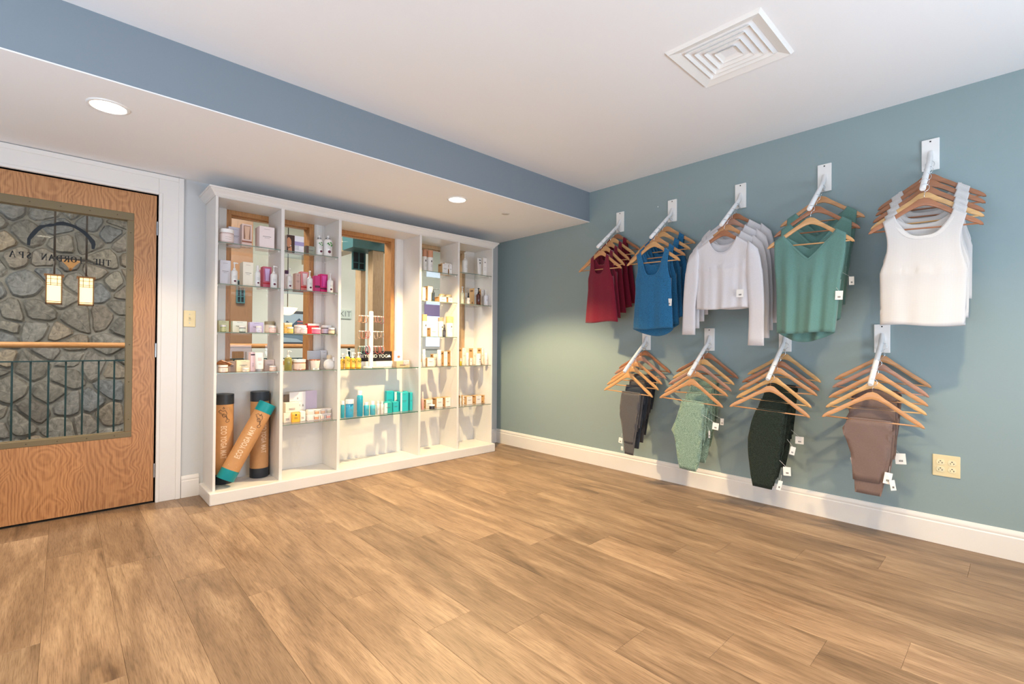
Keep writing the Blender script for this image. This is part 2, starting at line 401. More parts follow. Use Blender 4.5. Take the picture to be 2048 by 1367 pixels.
# windows behind the photographer
for i, (bx, vert) in enumerate((((-2.72, -.58, YF-.1, YF-.05, .5, 2.35), False), ((XL-.1, XL-.05, -4.9, -1.9, .5, 2.35), True))):
    wn = struct(thing('window_%d' % (5+i), 'x', 'x')); del wn['label']; del wn['category']
    x0, x1, y0, y1, z0, z1 = bx; f = MB()
    if not vert:
        for xx in (x0, (x0+x1)/2-.03, x1-.06): f.box(xx, xx+.06, y0, y1, z0, z1)
        f.box(x0, x1, y0, y1, z0, z0+.06); f.box(x0, x1, y0, y1, z1-.06, z1)
    else:
        for yy in (y0, (y0+y1)/2-.03, y1-.06): f.box(x0, x1, yy, yy+.06, z0, z1)
        f.box(x0, x1, y0, y1, z0, z0+.06); f.box(x0, x1, y0, y1, z1-.06, z1)
    f.build('window_frame', TRIMW, wn)

# baseboards
def baseboard(name, p0, p1, nrm):
    prof = [(0, 0), (.015, 0), (.015, .112), (.011, .118), (.013, .124), (.012, .134), (.006, .147), (0, .149)]
    d = Vector(p1)-Vector(p0); b = MB(); vs = []
    for q in (p0, p1):
        for o_, z in prof: vs.append((q[0]+nrm[0]*o_, q[1]+nrm[1]*o_, z))
    n = len(prof); b.add(vs, [(i, (i+1) % n, n+(i+1) % n, n+i) for i in range(n)]+[tuple(range(n)), tuple(range(2*n-1, n-1, -1))])
    return struct(b.build(name, TRIMW, auto=25))
baseboard('baseboard_right', (0, 0), (0, YF), (-1, 0))
baseboard('baseboard_back', (-2.905, 0), (-2.80, 0), (0, -1))
baseboard('baseboard_corner', (-.328, 0), (0, 0), (0, -1))
baseboard('baseboard_back_left', (XL, 0), (-4.135, 0), (0, -1))
baseboard('baseboard_left', (XL, YF), (XL, 0), (1, 0))
baseboard('baseboard_front', (XL, YF), (0, YF), (0, 1))

# door casing
b = MB()
def casing(b, xa, xb, z0, z1, mir=1):
    b.box(xa, xb, -.018, 0, z0, z1)
xi, xo = -3.048, -2.9085
b.box(xi, xo, -.016, 0, 0, HS-.004); b.box(xo-.03, xo, -.024, -.016, 0, HS-.004); b.box(xi, xi+.02, -.022, -.016, 0, DOZ+.02)
xi2, xo2 = -3.993, -4.13
b.box(xo2, xi2, -.016, 0, 0, HS-.004); b.box(xo2, xo2+.03, -.024, -.016, 0, HS-.004); b.box(xi2-.02, xi2, -.022, -.016, 0, DOZ+.02)
b.box(xi2, xi, -.016, 0, DOZ+.008, HS-.004); b.box(xo2+.03, xo-.03, -.024, -.016, HS-.034, HS-.004); b.box(xi2, xi, -.022, -.016, DOZ+.008, DOZ+.028)
struct(b.build('trim_2', TRIMW, bevel=.003))
b = MB(); b.box(DOX1-.0, DOX1+.008, 0, T, 0, DOZ+.008); b.box(DOX0-.008, DOX0, 0, T, 0, DOZ+.008); b.box(DOX0, DOX1, 0, T, DOZ, DOZ+.008)
b.box(DOX1-.012, DOX1, .05, .09, 0, DOZ); b.box(DOX0, DOX0+.012, .05, .09, 0, DOZ); b.box(DOX0, DOX1, .05, .09, DOZ-.012, DOZ)
struct(b.build('trim_3', TRIMW))
b = MB(); b.box(DOX0, DOX1, 0, T, -.004, .004); struct(b.build('trim_4', mat('threshold', (40, 34, 30), .6)))

# door leaf
door = struct(thing('door_1', 'x', 'x')); del door['label']; del door['category']
DX0, DX1, DZ0, DZ1, DY0, DY1 = DOX0+.004, -3.0582, .014, 2.0495, -.004, .042
GX0, GX1, GZ0, GZ1 = -3.84, -3.211, .489, 1.861    # glass edge
b = MB(); q = .006
b.box(DX0, DX1, DY0, DY1, DZ0, GZ0-q); b.box(DX0, DX1, DY0, DY1, GZ1+q, DZ1)
b.box(DX0, GX0-q, DY0, DY1, GZ0-q, GZ1+q); b.box(GX1+q, DX1, DY0, DY1, GZ0-q, GZ1+q)
b.build('door_leaf', OAK, door)
b = MB(); fw = .036
for yy in ((-.006, .008), (.040, .054)):
    b.box(GX0-fw, GX1+fw, *yy, GZ1, GZ1+fw+.014); b.box(GX0-fw, GX1+fw, *yy, GZ0-fw, GZ0)
    b.box(GX0-fw, GX0, *yy, GZ0, GZ1); b.box(GX1, GX1+fw, *yy, GZ0, GZ1)
vf = b.build('glazing_frame', BRONZE, door, bevel=.003)
for k in range(6):
    z = GZ0+.08+k*(GZ1-GZ0-.16)/5
    m_ = MB(); m_.lathe([(.004, 0), (.0035, .0015), (0.001, .002)], 8); s_ = m_.build('screw', mat('screw_bronze', (96, 84, 60), .4, metal=.4), vf); s_.location = (GX1+fw/2, -.006, z); s_.rotation_euler = (PI/2, 0, 0)
for k in range(5):
    x = GX0+.05+k*(GX1-GX0-.1)/4
    for z in (GZ0-fw/2, GZ1+fw/2+.007):
        m_ = MB(); m_.lathe([(.004, 0), (.0035, .0015), (0.001, .002)], 8); s_ = m_.build('screw', MATS['screw_bronze'], vf); s_.location = (x, -.006, z); s_.rotation_euler = (PI/2, 0, 0)
b = MB(); b.box(GX0-.004, GX1+.004, .021, .027, GZ0-.004, GZ1+.004); b.build('door_glass', PANE, door)
for v0 in (457, 700, 939):
    z = at_y(312, v0, 0)[2]; b = MB()
    b.lathe([(.0065, -.045), (.0065, .045)], 10, (DX1+.004, -.005, z)); b.box(DX1-.001, DX1+.012, -.0035, .003, z-.045, z+.045)
    for dz in (-.045, -.015, .015, .045): b.lathe([(.0072, -.001), (.0072, .001)], 10, (DX1+.004, -.005, z+dz))
    b.build('hinge', STEEL, door)
b = MB(); b.tube([(DX0+.06, -.0, 1.0), (DX0+.06, -.05, 1.0), (DX0+.17, -.055, 1.0)], .009); b.lathe([(.026, 0), (.026, .006)], 20); 
hd = MB(); hd.tube([(DX0+.06, .0, 1.0), (DX0+.06, -.05, 1.0), (DX0+.17, -.055, 1.0)], .009); hd.box(DX0+.03, DX0+.09, -.006, .002, .92, 1.08); hd.build('door_handle', STEEL, door, bevel=.002)

# lettering and brush arc on the outside of the door glass (reads from the corridor, so mirrored from here)
def serif(ch):
    t, th, s_ = .10, .045, .10
    G = {
     'T': [((.5, 0), (.5, 1), t), ((.08, .97), (.92, .97), th), ((.08, .97), (.06, .78), th), ((.92, .97), (.94, .78), th), ((.34, 0), (.66, 0), th)],
     'H': [((.15, 0), (.15, 1), t), ((.85, 0), (.85, 1), t), ((.15, .5), (.85, .5), th)]+[((x-.14, z), (x+.14, z), th) for x in (.15, .85) for z in (0, 1)],
     'E': [((.15, 0), (.15, 1), t), ((.03, .98), (.7, .98), th), ((.15, .52), (.55, .52), th), ((.03, .02), (.75, .02), th), ((.7, .98), (.7, .82), th), ((.75, .02), (.77, .2), th)],
     'J': [((.5, .15), (.5, 1), t), ((.5, .15), (.38, -.08), th), ((.38, -.08), (.2, -.05), th), ((.34, 1), (.66, 1), th)],
     'R': [((.15, 0), (.15, 1), t), ((.03, .98), (.5, .98), th), ((.5, .98), (.68, .88), th), ((.68, .88), (.7, .68), t), ((.7, .68), (.5, .52), th), ((.5, .52), (.15, .5), th), ((.42, .5), (.88, 0), t), ((.03, 0), (.3, 0), th)],
     'D': [((.15, 0), (.15, 1), t), ((.03, .98), (.5, .98), th), ((.5, .98), (.8, .8), th), ((.8, .8), (.88, .5), t), ((.88, .5), (.8, .2), t), ((.8, .2), (.5, .02), th), ((.5, .02), (.03, .02), th)],
     'A': [((.5, 1), (.1, 0), th), ((.5, 1), (.9, 0), t), ((.25, .36), (.75, .36), th), ((-.02, 0), (.24, 0), th), ((.74, 0), (1.04, 0), th)],
     'N': [((.15, 0), (.15, 1), th), ((.15, 1), (.85, 0), t), ((.85, 0), (.85, 1), th), ((0, 1), (.2, 1), th), ((.72, 1), (1, 1), th), ((0, 0), (.3, 0), th)],
     'S': [((.72, .78), (.68, .93), th), ((.68, .93), (.45, 1), th), ((.45, 1), (.24, .88), th), ((.24, .88), (.26, .66), t), ((.26, .66), (.66, .4), t), ((.66, .4), (.7, .16), t), ((.7, .16), (.48, 0), th), ((.48, 0), (.22, .06), th), ((.22, .06), (.18, .25), th)],
     'P': [((.15, 0), (.15, 1), t), ((.03, .98), (.5, .98), th), ((.5, .98), (.68, .88), th), ((.68, .88), (.7, .68), t), ((.7, .68), (.5, .5), th), ((.5, .5), (.15, .48), th), ((.03, 0), (.3, 0), th)],
     'O': []}
    if ch == 'O':
        r_ = []
        for i in range(16):
            a, c = 2*PI*i/16, 2*PI*(i+1)/16
            r_.append(((.5+.42*math.cos(a), .5+.5*math.sin(a)), (.5+.42*math.cos(c), .5+.5*math.sin(c)), t if abs(math.cos((a+c)/2)) > .6 else th))
        return r_
    return G[ch]
b = MB(); yy = .0205
zt = at_y(118, 516, .02)[2]; xa_, xb_ = at_y(15, 510, .02)[0], at_y(222, 525, .02)[0]
s_ = 'THE JORDAN SPA'; adv = (xb_-xa_)/(len(s_)-.0); hh = .036
z_l, z_r = at_y(18, 511, .02)[2], at_y(220, 523, .02)[2]
for i, ch in enumerate(s_):
    if ch == ' ': continue
    xr = xb_-i*adv  # right edge of mirrored glyph
    zb = zt-hh/2
    for (p0, p1, tw) in serif(ch):
        a = np.array([xr-p0[0]*adv*.78, zb+p0[1]*hh]); c = np.array([xr-p1[0]*adv*.78, zb+p1[1]*hh]); d = c-a; l = np.linalg.norm(d)+1e-9
        n_ = np.array([-d[1], d[0]])/l*tw*hh*.95; d = d/l*.0006; a = a-d; c = c+d
        b.quad((a[0]+n_[0], yy, a[1]+n_[1]), (c[0]+n_[0], yy, c[1]+n_[1]), (c[0]-n_[0], yy, c[1]-n_[1]), (a[0]-n_[0], yy, a[1]-n_[1]))
b.build('lettering', BLACK, door)
arc = [(57, 490, 5), (58, 478, 6), (64, 470, 8), (72, 461, 8), (82, 453, 8), (92, 451, 4), (100, 450, 7), (110, 449, 5), (116, 447, 8), (126, 446.5, 9), (138, 449, 7), (150, 453, 7), (160, 459, 7), (170, 466, 8), (178, 474, 8), (185, 483, 10), (187, 489, 8), (186, 498, 5)]
b = MB(); pts = [at_y(u, v, .0205) for u, v, _ in arc]
L_, R_ = [], []
for i, (u, v, wd) in enumerate(arc):
    d = pts[min(i+1, len(pts)-1)]-pts[max(i-1, 0)]; d /= np.linalg.norm(d); n_ = np.array([-d[2], 0, d[0]]); hw = wd*.0013
    L_.append(pts[i]+n_*hw); R_.append(pts[i]-n_*hw)
for i in range(len(arc)-1): b.quad(L_[i], L_[i+1], R_[i+1], R_[i])
b.build('brush_arc', mat('arc_ink', (14, 26, 34), .5), door)

# windows behind the display unit
for i, (x0, x1) in enumerate(WINS):
    wn = struct(thing('window_%d' % (i+1), 'x', 'x')); del wn['label']; del wn['category']
    b = MB(); fw = .036
    b.box(x0, x1, .004, .13, WZ1-fw, WZ1); b.box(x0, x1, .004, .13, WZ0, WZ0+.03); b.box(x0, x0+fw, .004, .13, WZ0+.03, WZ1-fw); b.box(x1-fw, x1, .004, .13, WZ0+.03, WZ1-fw)
    b.box(x0+fw, x1-fw, .05, .06, WZ1-fw-.008, WZ1-fw)
    b.build('window_frame', WWOOD if i < 2 else PWOOD, wn, bevel=.002)
    b = MB(); b.box(x0+fw-.003, x1-fw+.003, .062, .068, WZ0+.027, WZ1-fw+.003); b.build('window_glass', PANE, wn)

# ================================================================== CEILING FITTINGS
def downlight(x, y, z, r, label, lit=True):
    t = thing('recessed_downlight', label, 'ceiling light', (x, y, z))
    b = MB(); n = 36; vs = []; fs = []
    prof = [(r*1.22, 0), (r*1.20, -.004), (r*1.04, -.007), (r, -.003), (r*.97, .02)]
    b.lathe(prof, n, cap=False); b.build('trim_ring', PLASTW, t, smooth=True)
    b = MB(); b.lathe([(0.001, .0), (r*.985, .0)], n, cap=False)
    b.build('lens', mat('lamp_lens', (255, 250, 240), .4, emis=(255, 246, 230), est=9), t)
    return t
downlight(-3.36, -.967, HS, .068, 'large round recessed ceiling light above the door, left one of the lowered ceiling')
downlight(-1.28, -.965, HS, .064, 'round recessed ceiling light in front of the white display unit, under the lowered ceiling')
b = MB(); b.lathe([(.033, 0), (.033, -.003), (.029, -.005), (.0, -.005)], 28, cap=False); o = b.build('sprinkler_cover', mat('cover_gray', (205, 200, 194), .5), smooth=True, parent=None)
o.location = (-.7415, -.934, HS); tag(o, 'small grey round sprinkler cover flush in the lowered ceiling near the corner', 'sprinkler cover')
ROOMLIGHTS = [(-1.5, -3.95), (-2.2, -3.3), (-3.7, -4.85), (-3.75, -2.75)]  # second position is an extra lamp added to warm the clothes wall
for i, (x, y) in enumerate(ROOMLIGHTS):
    downlight(x, y, HC, .07, ['recessed ceiling light of the high ceiling nearest the air vent', 'added unseen light of the high ceiling brightening the clothes wall', 'recessed ceiling light of the high ceiling at the room back', 'recessed ceiling light of the high ceiling by the left wall'][i])
    spot('downlight_beam', (x, y, HC-.01), [185, 100, 220, 150][i], WARM, [124, 124, 132, 132][i], [.6, .5, .35, .35][i], .05)
spot('downlight_beam', (-3.36, -.967, HS-.012), 70, WARM, 118, .35, .045)
spot('downlight_beam', (-1.28, -.965, HS-.012), 370, WARM, 118, .35, .04)

# air diffuser
vent = thing('ceiling_air_vent', 'square white air vent with nested louvers in the high ceiling', 'air vent', (-1.198, -3.017, HC))
def sqring(b, a0, z0, a1, z1, th=.002):
    vs = []
    for a, z in ((a0, z0), (a1, z1)):
        vs += [(-a, -a, z), (a, -a, z), (a, a, z), (-a, a, z)]
    b.add(vs, [(i, (i+1) % 4, 4+(i+1) % 4, 4+i) for i in range(4)])
b = MB(); H = .2175
sqring(b, H, 0, H-.006, -.006); sqring(b, H-.006, -.006, H-.012, -.014); sqring(b, H-.012, -.014, H-.052, -.002); sqring(b, H-.052, -.002, H-.052, .02)
b.build('vent_frame', mat('vent_white', (238, 236, 232), .4), vent)
b = MB(); b.box(-.17, .17, -.17, .17, .055, .06); sqring(b, .168, -.002, .168, .056); b.build('duct', mat('duct_dark', (96, 96, 92), .7), vent)
for a in (.150, .117, .084):
    b = MB(); sqring(b, a, -.012, a-.032, .03); b.build('louver', MATS['vent_white'], vent, solid=.0015)
b = MB(); b.add([(-.05, -.05, -.012), (.05, -.05, -.012), (.05, .05, -.012), (-.05, .05, -.012), (-.045, -.045, -.006), (.045, -.045, -.006), (.045, .045, -.006), (-.045, .045, -.006), (0, 0, .012)],
    [(0, 1, 5, 4), (1, 2, 6, 5), (2, 3, 7, 6), (3, 0, 4, 7), (4, 5, 8), (5, 6, 8), (6, 7, 8), (7, 4, 8)]); b.build('centre_cone', MATS['vent_white'], vent)
b = MB()
for a in (0, 1): 
    b.box(-.165, .165, -.002, .002, .034, .038) if a else b.box(-.002, .002, -.165, .165, .034, .038)
b.build('cross_brace', STEEL, vent)

# switch and outlet
sw = thing('light_switch', 'ivory toggle light switch on the narrow wall right of the door', 'light switch', (-2.8656, 0, 1.236))
b = MB(); b.box(-.035, .035, -.006, 0, -.057, .057); b.build('switch_plate', IVORY, sw, bevel=.003)
b = MB(); b.box(-.006, .006, -.009, -.005, -.013, .013); b.prism([(-.006, -.004), (-.018, .006), (-.018, .010), (-.006, .006)], 'x', -.0035, .0035); b.build('toggle', mat('toggle_ivory', (214, 202, 168), .4), sw)
b = MB()
for z in (-.03, .03): b.lathe([(.003, 0), (.003, .001)], 8, (0, 0, 0)); 
b = MB()
for z in (-.03, .03): b.box(-.0025, .0025, -.0075, -.006, z-.0025, z+.0025)
b.build('screws', STEEL, sw)['kind'] = 'stuff'
ot = thing('wall_outlet', 'ivory double duplex power outlet low on the teal wall', 'power outlet', (0, -3.6937, .4258), -PI/2)
b = MB(); b.box(-.0565, .0565, -.006, 0, -.0585, .0585); b.build('outlet_plate', IVORY, ot, bevel=.003)
for sx in (-.0235, .0235):
    for sz in (-.0195, .0195):
        b = MB(); pts = []
        for k in range(20):
            a = 2*PI*k/20; pts.append((sx+.0172*math.cos(a), sz+max(-.0135, min(.0135, .0172*math.sin(a)))))
        b.prism(pts, 'y', -.0085, -.005); rc = b.build('receptacle', IVORY2, ot)
        b = MB()
        b.box(sx-.0075, sx-.0055, -.0090, -.0084, sz-.007, sz+.001); b.box(sx+.0055, sx+.0075, -.0090, -.0084, sz-.007, sz+.001); b.box(sx+.0075, sx+.0105, -.0090, -.0084, sz-.004, sz-.002)
        b.box(sx-.003, sx+.003, -.0090, -.0084, sz+.004, sz+.008); b.build('slots', BLACK, rc)
q = at_x(1315.8, 413.3, 0)
b = MB(); b.lathe([(.005, 0), (.005, .002), (.002, .003)], 10); o = b.build('wall_anchor', PLASTW, smooth=True); o.location = (0, q[1], q[2]); o.rotation_euler = (0, -PI/2, 0)
tag(o, 'tiny white plastic anchor in the teal wall left of the second upper rail', 'wall anchor')

# ================================================================== DISPLAY UNIT
XA, XB, YU = -2.775, -.330, -.3005
ZP = .0815; ZT = 2.045
unit = thing('display_unit', 'tall white built-in display unit with five bays and crown moulding', 'shelving unit', (0, 0, 0))
b = MB()
b.prism([(-2.800, -.001), (-2.800, -.3478), (-.3257, -.3478), (-.3257, -.001)], 'z', 0, ZP); b.build('plinth', UNITW, unit, bevel=.006)
divs = [(-2.775, -2.759), (-2.361, -2.339), (-1.935, -1.912), (-1.195, -1.173), (-.770, -.750), (-.342, -.330)]
for i, (a, c) in enumerate(divs):
    b = MB(); b.box(a, c, YU, -.001, ZP, ZT+.02); b.build('side_panel' if i in (0, 5) else 'divider', UNITW, unit, bevel=.0015)
b = MB(); b.box(-2.759, -.342, YU+.004, -.001, ZT, ZT+.018); b.build('top_panel', UNITW, unit)
b = MB()
xs = [-2.759]+[q for w_ in WINS for q in w_]+[-.342]; hs = set(WINS)
for a, c in zip(xs[:-1], xs[1:]):
    if (a, c) in hs:
        b.box(a, c, -.012, -.001, ZP, WZ0-.02)
    else: b.box(a, c, -.012, -.001, ZP, ZT)
b.build('back_panel', UNITW, unit)
# vertical moulding strips beside the middle window
for xa, xb in ((-1.268, -1.225), (-2.006, -1.955), (-2.70, -2.655)):
    b = MB(); b.box(xa, xb, -.022, -.012, WZ0, ZT); b.build('back_batten', UNITW, unit, bevel=.002)
# crown
prof = [(0, 2.050), (.006, 2.050), (.008, 2.055), (.012, 2.057), (.015, 2.064), (.022, 2.074), (.031, 2.082), (.036, 2.088), (.038, 2.092), (.044, 2.093), (.045, 2.104), (.040, 2.106), (0, 2.106)]
b = MB(); vs = []
for (ex, ey) in ((0, 0), (0, 1), (1, 1), (1, 0)):
    for o_, z in prof:
        x = (XA-o_) if ex == 0 else (XB+o_); y = (YU-o_) if ey else -.001
        vs.append((x, y, z))
n = len(prof); fs = []
for k in range(3):
    for i in range(n): j = (i+1) % n; fs.append((k*n+i, k*n+j, (k+1)*n+j, (k+1)*n+i))
fs += [tuple(range(n)), tuple(range(4*n-1, 3*n-1, -1))]
b.add(vs, fs); b.build('crown_moulding', UNITW, unit, auto=35)
SZ = {1: 1.749, 2: 1.468, 3: 1.143, 4: .867, 5: .475}
BAYX = {1: (-2.758, -2.362), 2: (-2.338, -1.936), 3: (-1.911, -1.196), 4: (-1.172, -.771), 5: (-.749, -.343)}
BN = {1: 'leftmost bay', 2: 'second bay', 3: 'wide middle bay', 4: 'fourth bay', 5: 'rightmost bay'}
SN = {1: 'top', 2: 'second', 3: 'third', 4: 'fourth', 5: 'lowest'}
def shelfz(bay, s): return {(5, 1): 1.767, (4, 1): 1.737}.get((bay, s), SZ[s])
for bay, ss in {1: (1, 2, 3, 4), 2: (1, 2, 3, 4, 5), 3: (4, 5), 4: (1, 2, 3, 4, 5), 5: (1, 2, 4, 5)}.items():
    x0, x1 = BAYX[bay]
    for s in ss:
        z = shelfz(bay, s); nm = {3: {4: 'upper', 5: 'lower'}}.get(bay, SN)[s]
        t = thing('glass_shelf', '%s glass shelf of the %s in the white display unit' % (nm, BN[bay]), 'glass shelf', ((x0+x1)/2, YU+.004, z), group='glass shelves of the display unit')
        hw = (x1-x0)/2
        g_ = MB(); g_.box(-hw, hw, .001, .283, -.006, 0); g_.build('glass_pane', SHELFG, t)
        g_ = MB(); g_.box(-hw, hw, 0, .001, -.006, 0); g_.build('front_edge', GREENE if bay == 3 else SHELFE, t)
        g_ = MB()
        for sx in (-1, 1):
            for yy in (.03, .25): g_.lathe([(.0035, 0), (.0035, .01)], 8, (sx*(hw-.005), yy, -.0165))
        g_.build('shelf_pins', PLASTW, t)['kind'] = 'stuff'

# ================================================================== PRODUCTS
WP = (228, 226, 224); KR = (206, 168, 122)
def pm(c, rough=.4, **k):
    nm = 'colour_%d_%d_%d_%d_%s' % (*c, int(rough*100), ''.join(sorted(k)))
    return mat(nm, c, rough, **k)
def dash(b, x0, x1, z, h, y, rnd, gap=.3):
    x = x0
    while x < x1:
        l = rnd.uniform(.003, .008); b.box(x, min(x+l, x1), y-.0004, y, z-h/2, z+h/2); x += l+.0015
rnd = random.Random(3)
def prints(b, style, x0, x1, h, y, yr=None):
    w_ = x1-x0; cx = (x0+x1)/2
    if style == 'mark':
        m_ = min(.010, w_*.2); b.box(cx-m_/2, cx+m_/2, y-.0005, y, h*.76-m_*.6, h*.76+m_*.6)
        for k in range(3): dash(b, cx-w_*.22, cx+w_*.22, h*(.5-.07*k), .0016, y, rnd)
    elif style == 'text':
        dash(b, cx-w_*.28, cx+w_*.28, h*.56, .003, y, rnd); dash(b, cx-w_*.16, cx+w_*.16, h*.5, .0018, y, rnd); dash(b, cx-w_*.2, cx+w_*.2, h*.88, .0015, y, rnd)
    elif style == 'lines':
        for k in range(4): dash(b, cx-w_*.25, cx+w_*.2, h*(.42-.06*k), .0018, y, rnd)
def finish(t): return t
COUNT = {}
def item(kind, bay, s, u0, u1, vt, label, y=-.20, d=.06, c=WP, c2=None, st='text', cap=WP, mark=None, h=None, z0=None, lab=None, **k):
    """places one product; u0,u1 its edges and vt its top in the photograph at depth y"""
    zb = shelfz(bay, s) if z0 is None else z0
    zb += .0006
    vm = vt+20
    xa, xb = at_y(u0, vm, y)[0], at_y(u1, vm, y)[0]; cx = (xa+xb)/2
    bx0, bx1 = BAYX[bay]
    if h is None: h = at_y((u0+u1)/2, vt, y)[2]-zb
    h = max(h, .012)
    th = math.atan2(cx-CAM[0], y-CAM[1])
    loc_ph = '%s shelf, %s' % ({3: {4: 'upper', 5: 'lower'}}.get(bay, SN)[s], BN[bay])
    lab_ = label+', '+loc_ph
    grp = 'products on the %s shelf of the %s' % ({3: {4: 'upper', 5: 'lower'}}.get(bay, SN)[s], BN[bay])
    if kind in ('carton', 'kraft', 'window'):
        w_ = xb-xa; xa = max(xa, bx0+.002); xb = min(xb, bx1-.002); cx = (xa+xb)/2; w_ = xb-xa
        d = min(d, -.016-y)
        t = thing('product_box', lab_, 'box', (cx, y, zb), group=grp)
        b = MB(); b.box(-w_/2, w_/2, 0, d, 0, h)
        b.build('carton', pm(KR if kind == 'kraft' else c, .5), t, bevel=.0012, seg=1)
        if kind == 'kraft':
            b = MB(); b.box(-w_/2+.0015, w_/2-.0015, -.0005, .0, .0015, h-.0015); b.build('front_panel', pm(c, .5), t)
            b = MB(); b.box(-w_/2-.0005, -w_/2, d*.25, d*.8, h*.8, h*.9); b.box(-w_/2-.0005, -w_/2, d*.3, d*.5, h*.1, h*.22); b.build('side_print', pm((120, 84, 50), .6), t)
        if c2:
            b = MB()
            if k.get('half'): b.box(-w_/2, -w_/2+w_*k['half'], -.0006, 0, .002, h-.001)
            elif k.get('band'): b.box(-w_/2, w_/2, -.0006, 0, h*k['band'][0], h*k['band'][1])
            else: b.box(-w_/2, w_/2, -.0006, 0, h*.82, h); 
            b.build('colour_panel', pm(c2, .5), t)
        if kind == 'window':
            b = MB(); b.box(-w_*.34, w_*.34, -.0007, -.0001, h*.34, h*.93); b.build('window_recess', pm(k.get('inner', (150, 110, 80)), .5), t)
            b = MB(); b.prism([(-w_*.28, h*.9), (w_*.28, h*.9), (w_*.17, h*.42), (-w_*.17, h*.42)], 'y', -.004, -.0007); b.box(-w_*.19, w_*.19, -.004, -.0007, h*.34, h*.42); b.build('tube', pm(k.get('tube', WP), .35), t)
            b = MB(); b.box(-w_*.5, w_*.5, -.001, -.0001, h*.2, h*.27); b.build('band', pm(k.get('bandc', (170, 70, 70)), .5), t)
        b = MB(); prints(b, st, -w_/2, w_/2, h, -.0005)
        if b.v: b.build('print', pm((92, 88, 92), .6) if st != 'mark' else pm((44, 44, 48), .6), t)
        return t
    r = (xb-xa)/2*math.cos(th); cx = max(bx0+r+.002, min(bx1-r-.002, cx)); 
    if kind == 'jar':
        t = thing('cosmetic_jar', lab_, 'jar', (cx, y, zb), group=grp); lh = max(.010, h*.27)
        b = MB(); b.lathe([(r*.86, 0), (r*.96, .003), (r*.97, h-lh-.004), (r*.9, h-lh)], 24); b.build('jar_body', pm(c, .15, coat=.5), t, auto=40)
        b = MB(); b.lathe([(r, h-lh), (r, h-.002), (r*.95, h)], 28); b.build('lid', pm(cap, .3), t, auto=40)
        if lab:
            b = MB(); b.lathe([(r*.985, h*.12), (r*.985, (h-lh)*.86)], 24, cap=False); b.build('label', pm(lab, .5), t, smooth=True)
        b = MB(); 
        for k_ in range(2): dash(b, -r*.4, r*.4, (h-lh)*(.55-.2*k_), .0015, -r*.99, rnd)
        b.build('print', GREYT, t)
    elif kind in ('pump', 'bottle', 'dropper', 'spout'):
        t = thing({'pump': 'pump_bottle', 'bottle': 'product_bottle', 'dropper': 'dropper_bottle', 'spout': 'spout_bottle'}[kind], lab_, 'bottle', (cx, y, zb), group=grp)
        fr = {'pump': .66, 'bottle': k.get('fr', .84), 'dropper': .58, 'spout': .75}[kind]; hb = h*fr
        sq = k.get('sq', 1)
        b = MB(); b.lathe([(r*.9, 0), (r, .003), (r, hb*.86), (r*.93, hb*.93), (r*.6, hb*.985), (r*.36, hb)], 24, sy=sq); b.build('bottle_body', pm(c, .22, coat=.3), t, auto=50)
        b = MB()
        if kind == 'pump':
            b.lathe([(r*.42, hb*.98), (r*.44, hb+.008), (r*.3, hb+.014), (.004, hb+.016), (.004, h-.012)], 14)
            b.lathe([(.008, h-.012), (.008, h-.004), (.006, h-.001)], 12)
            b.tube([(0, 0, h-.007), (.012 if k.get('rt') else -.0, -.012, h-.007), (.017 if k.get('rt') else -.004, -.02, h-.011)], [.0045, .004, .003], 8)
        elif kind == 'bottle':
            cr = r*k.get('cr', .55); b.lathe([(cr, hb*.97), (cr, h-.002), (cr*.93, h)], 18)
        elif kind == 'dropper':
            b.lathe([(r*.5, hb*.98), (r*.5, hb+h*.12), (r*.28, hb+h*.14), (r*.3, h*.93), (r*.12, h)], 14)
        else:
            b.lathe([(r*.4, hb*.98), (r*.4, h*.86), (.003, h*.87), (.003, h*.96)], 12); b.tube([(0, 0, h*.95), (.03, -.01, h*.98), (.05, -.015, h)], .003, 8)
        b.build('pump' if kind == 'pump' else 'cap', pm(cap, .3), t, auto=40)
        if k.get('collar'):
            b = MB(); b.lathe([(r*.57, hb*.97), (r*.57, hb+.008)], 18); b.build('collar', STEEL, t, auto=40)
        if lab:
            b = MB(); b.lathe([(r*1.006, hb*.14), (r*1.006, hb*.8)], 24, cap=False, sy=sq); b.build('label', pm(lab, .5), t, smooth=True)
        if mark:
            b = MB(); mr = r*.36
            vs = []
            for kk in range(12): vs.append((mr*math.cos(2*PI*kk/12)+k.get('mx', 0)*r, hb*.26+mr*math.sin(2*PI*kk/12)))
            b.prism([(x, z) for x, z in vs], 'y', -r*sq*1.03-.0005, -r*sq*.9); b.build('round_mark', pm(mark, .5), t)
        if k.get('leaf'):
            b = MB()
            for (lx, lz, a) in ((-.35, .72, .5), (.35, .76, 2.4), (.5, .62, 1.2), (-.1, .66, -.3)):
                pts = [(lx*r+.3*r*math.cos(a+q_)*m_, hb*lz+.3*r*math.sin(a+q_)*m_) for q_, m_ in ((0, 1.2), (1.2, .6), (PI, 1.0), (-1.2, .6))]
                b.prism(pts, 'y', -r*sq*1.04-.0005, -r*sq*.8)
            b.build('leaf_print', pm(k['leaf'], .5), t)
        b = MB()
        for k_ in range(3): dash(b, -r*.45, r*.45, hb*(.58-.07*k_), .0015, -r*sq*.995-.0003, rnd)
        b.build('print', GREYT, t)
    elif kind == 'tube':
        t = thing('product_tube', lab_, 'tube', (cx, y, zb), group=grp); b = MB(); rings = []
        ch = h*.13
        for q_ in range(7):
            f = q_/6; z = ch+(h-ch)*f; rx = r*(.86+.16*f); ry = r*.62*(1-f)**.7+.0012; rings.append((rx, ry, z))
        vs = []; n = 20
        for rx, ry, z in rings:
            for i in range(n): a = 2*PI*i/n; vs.append((rx*math.cos(a), ry*math.sin(a), z))
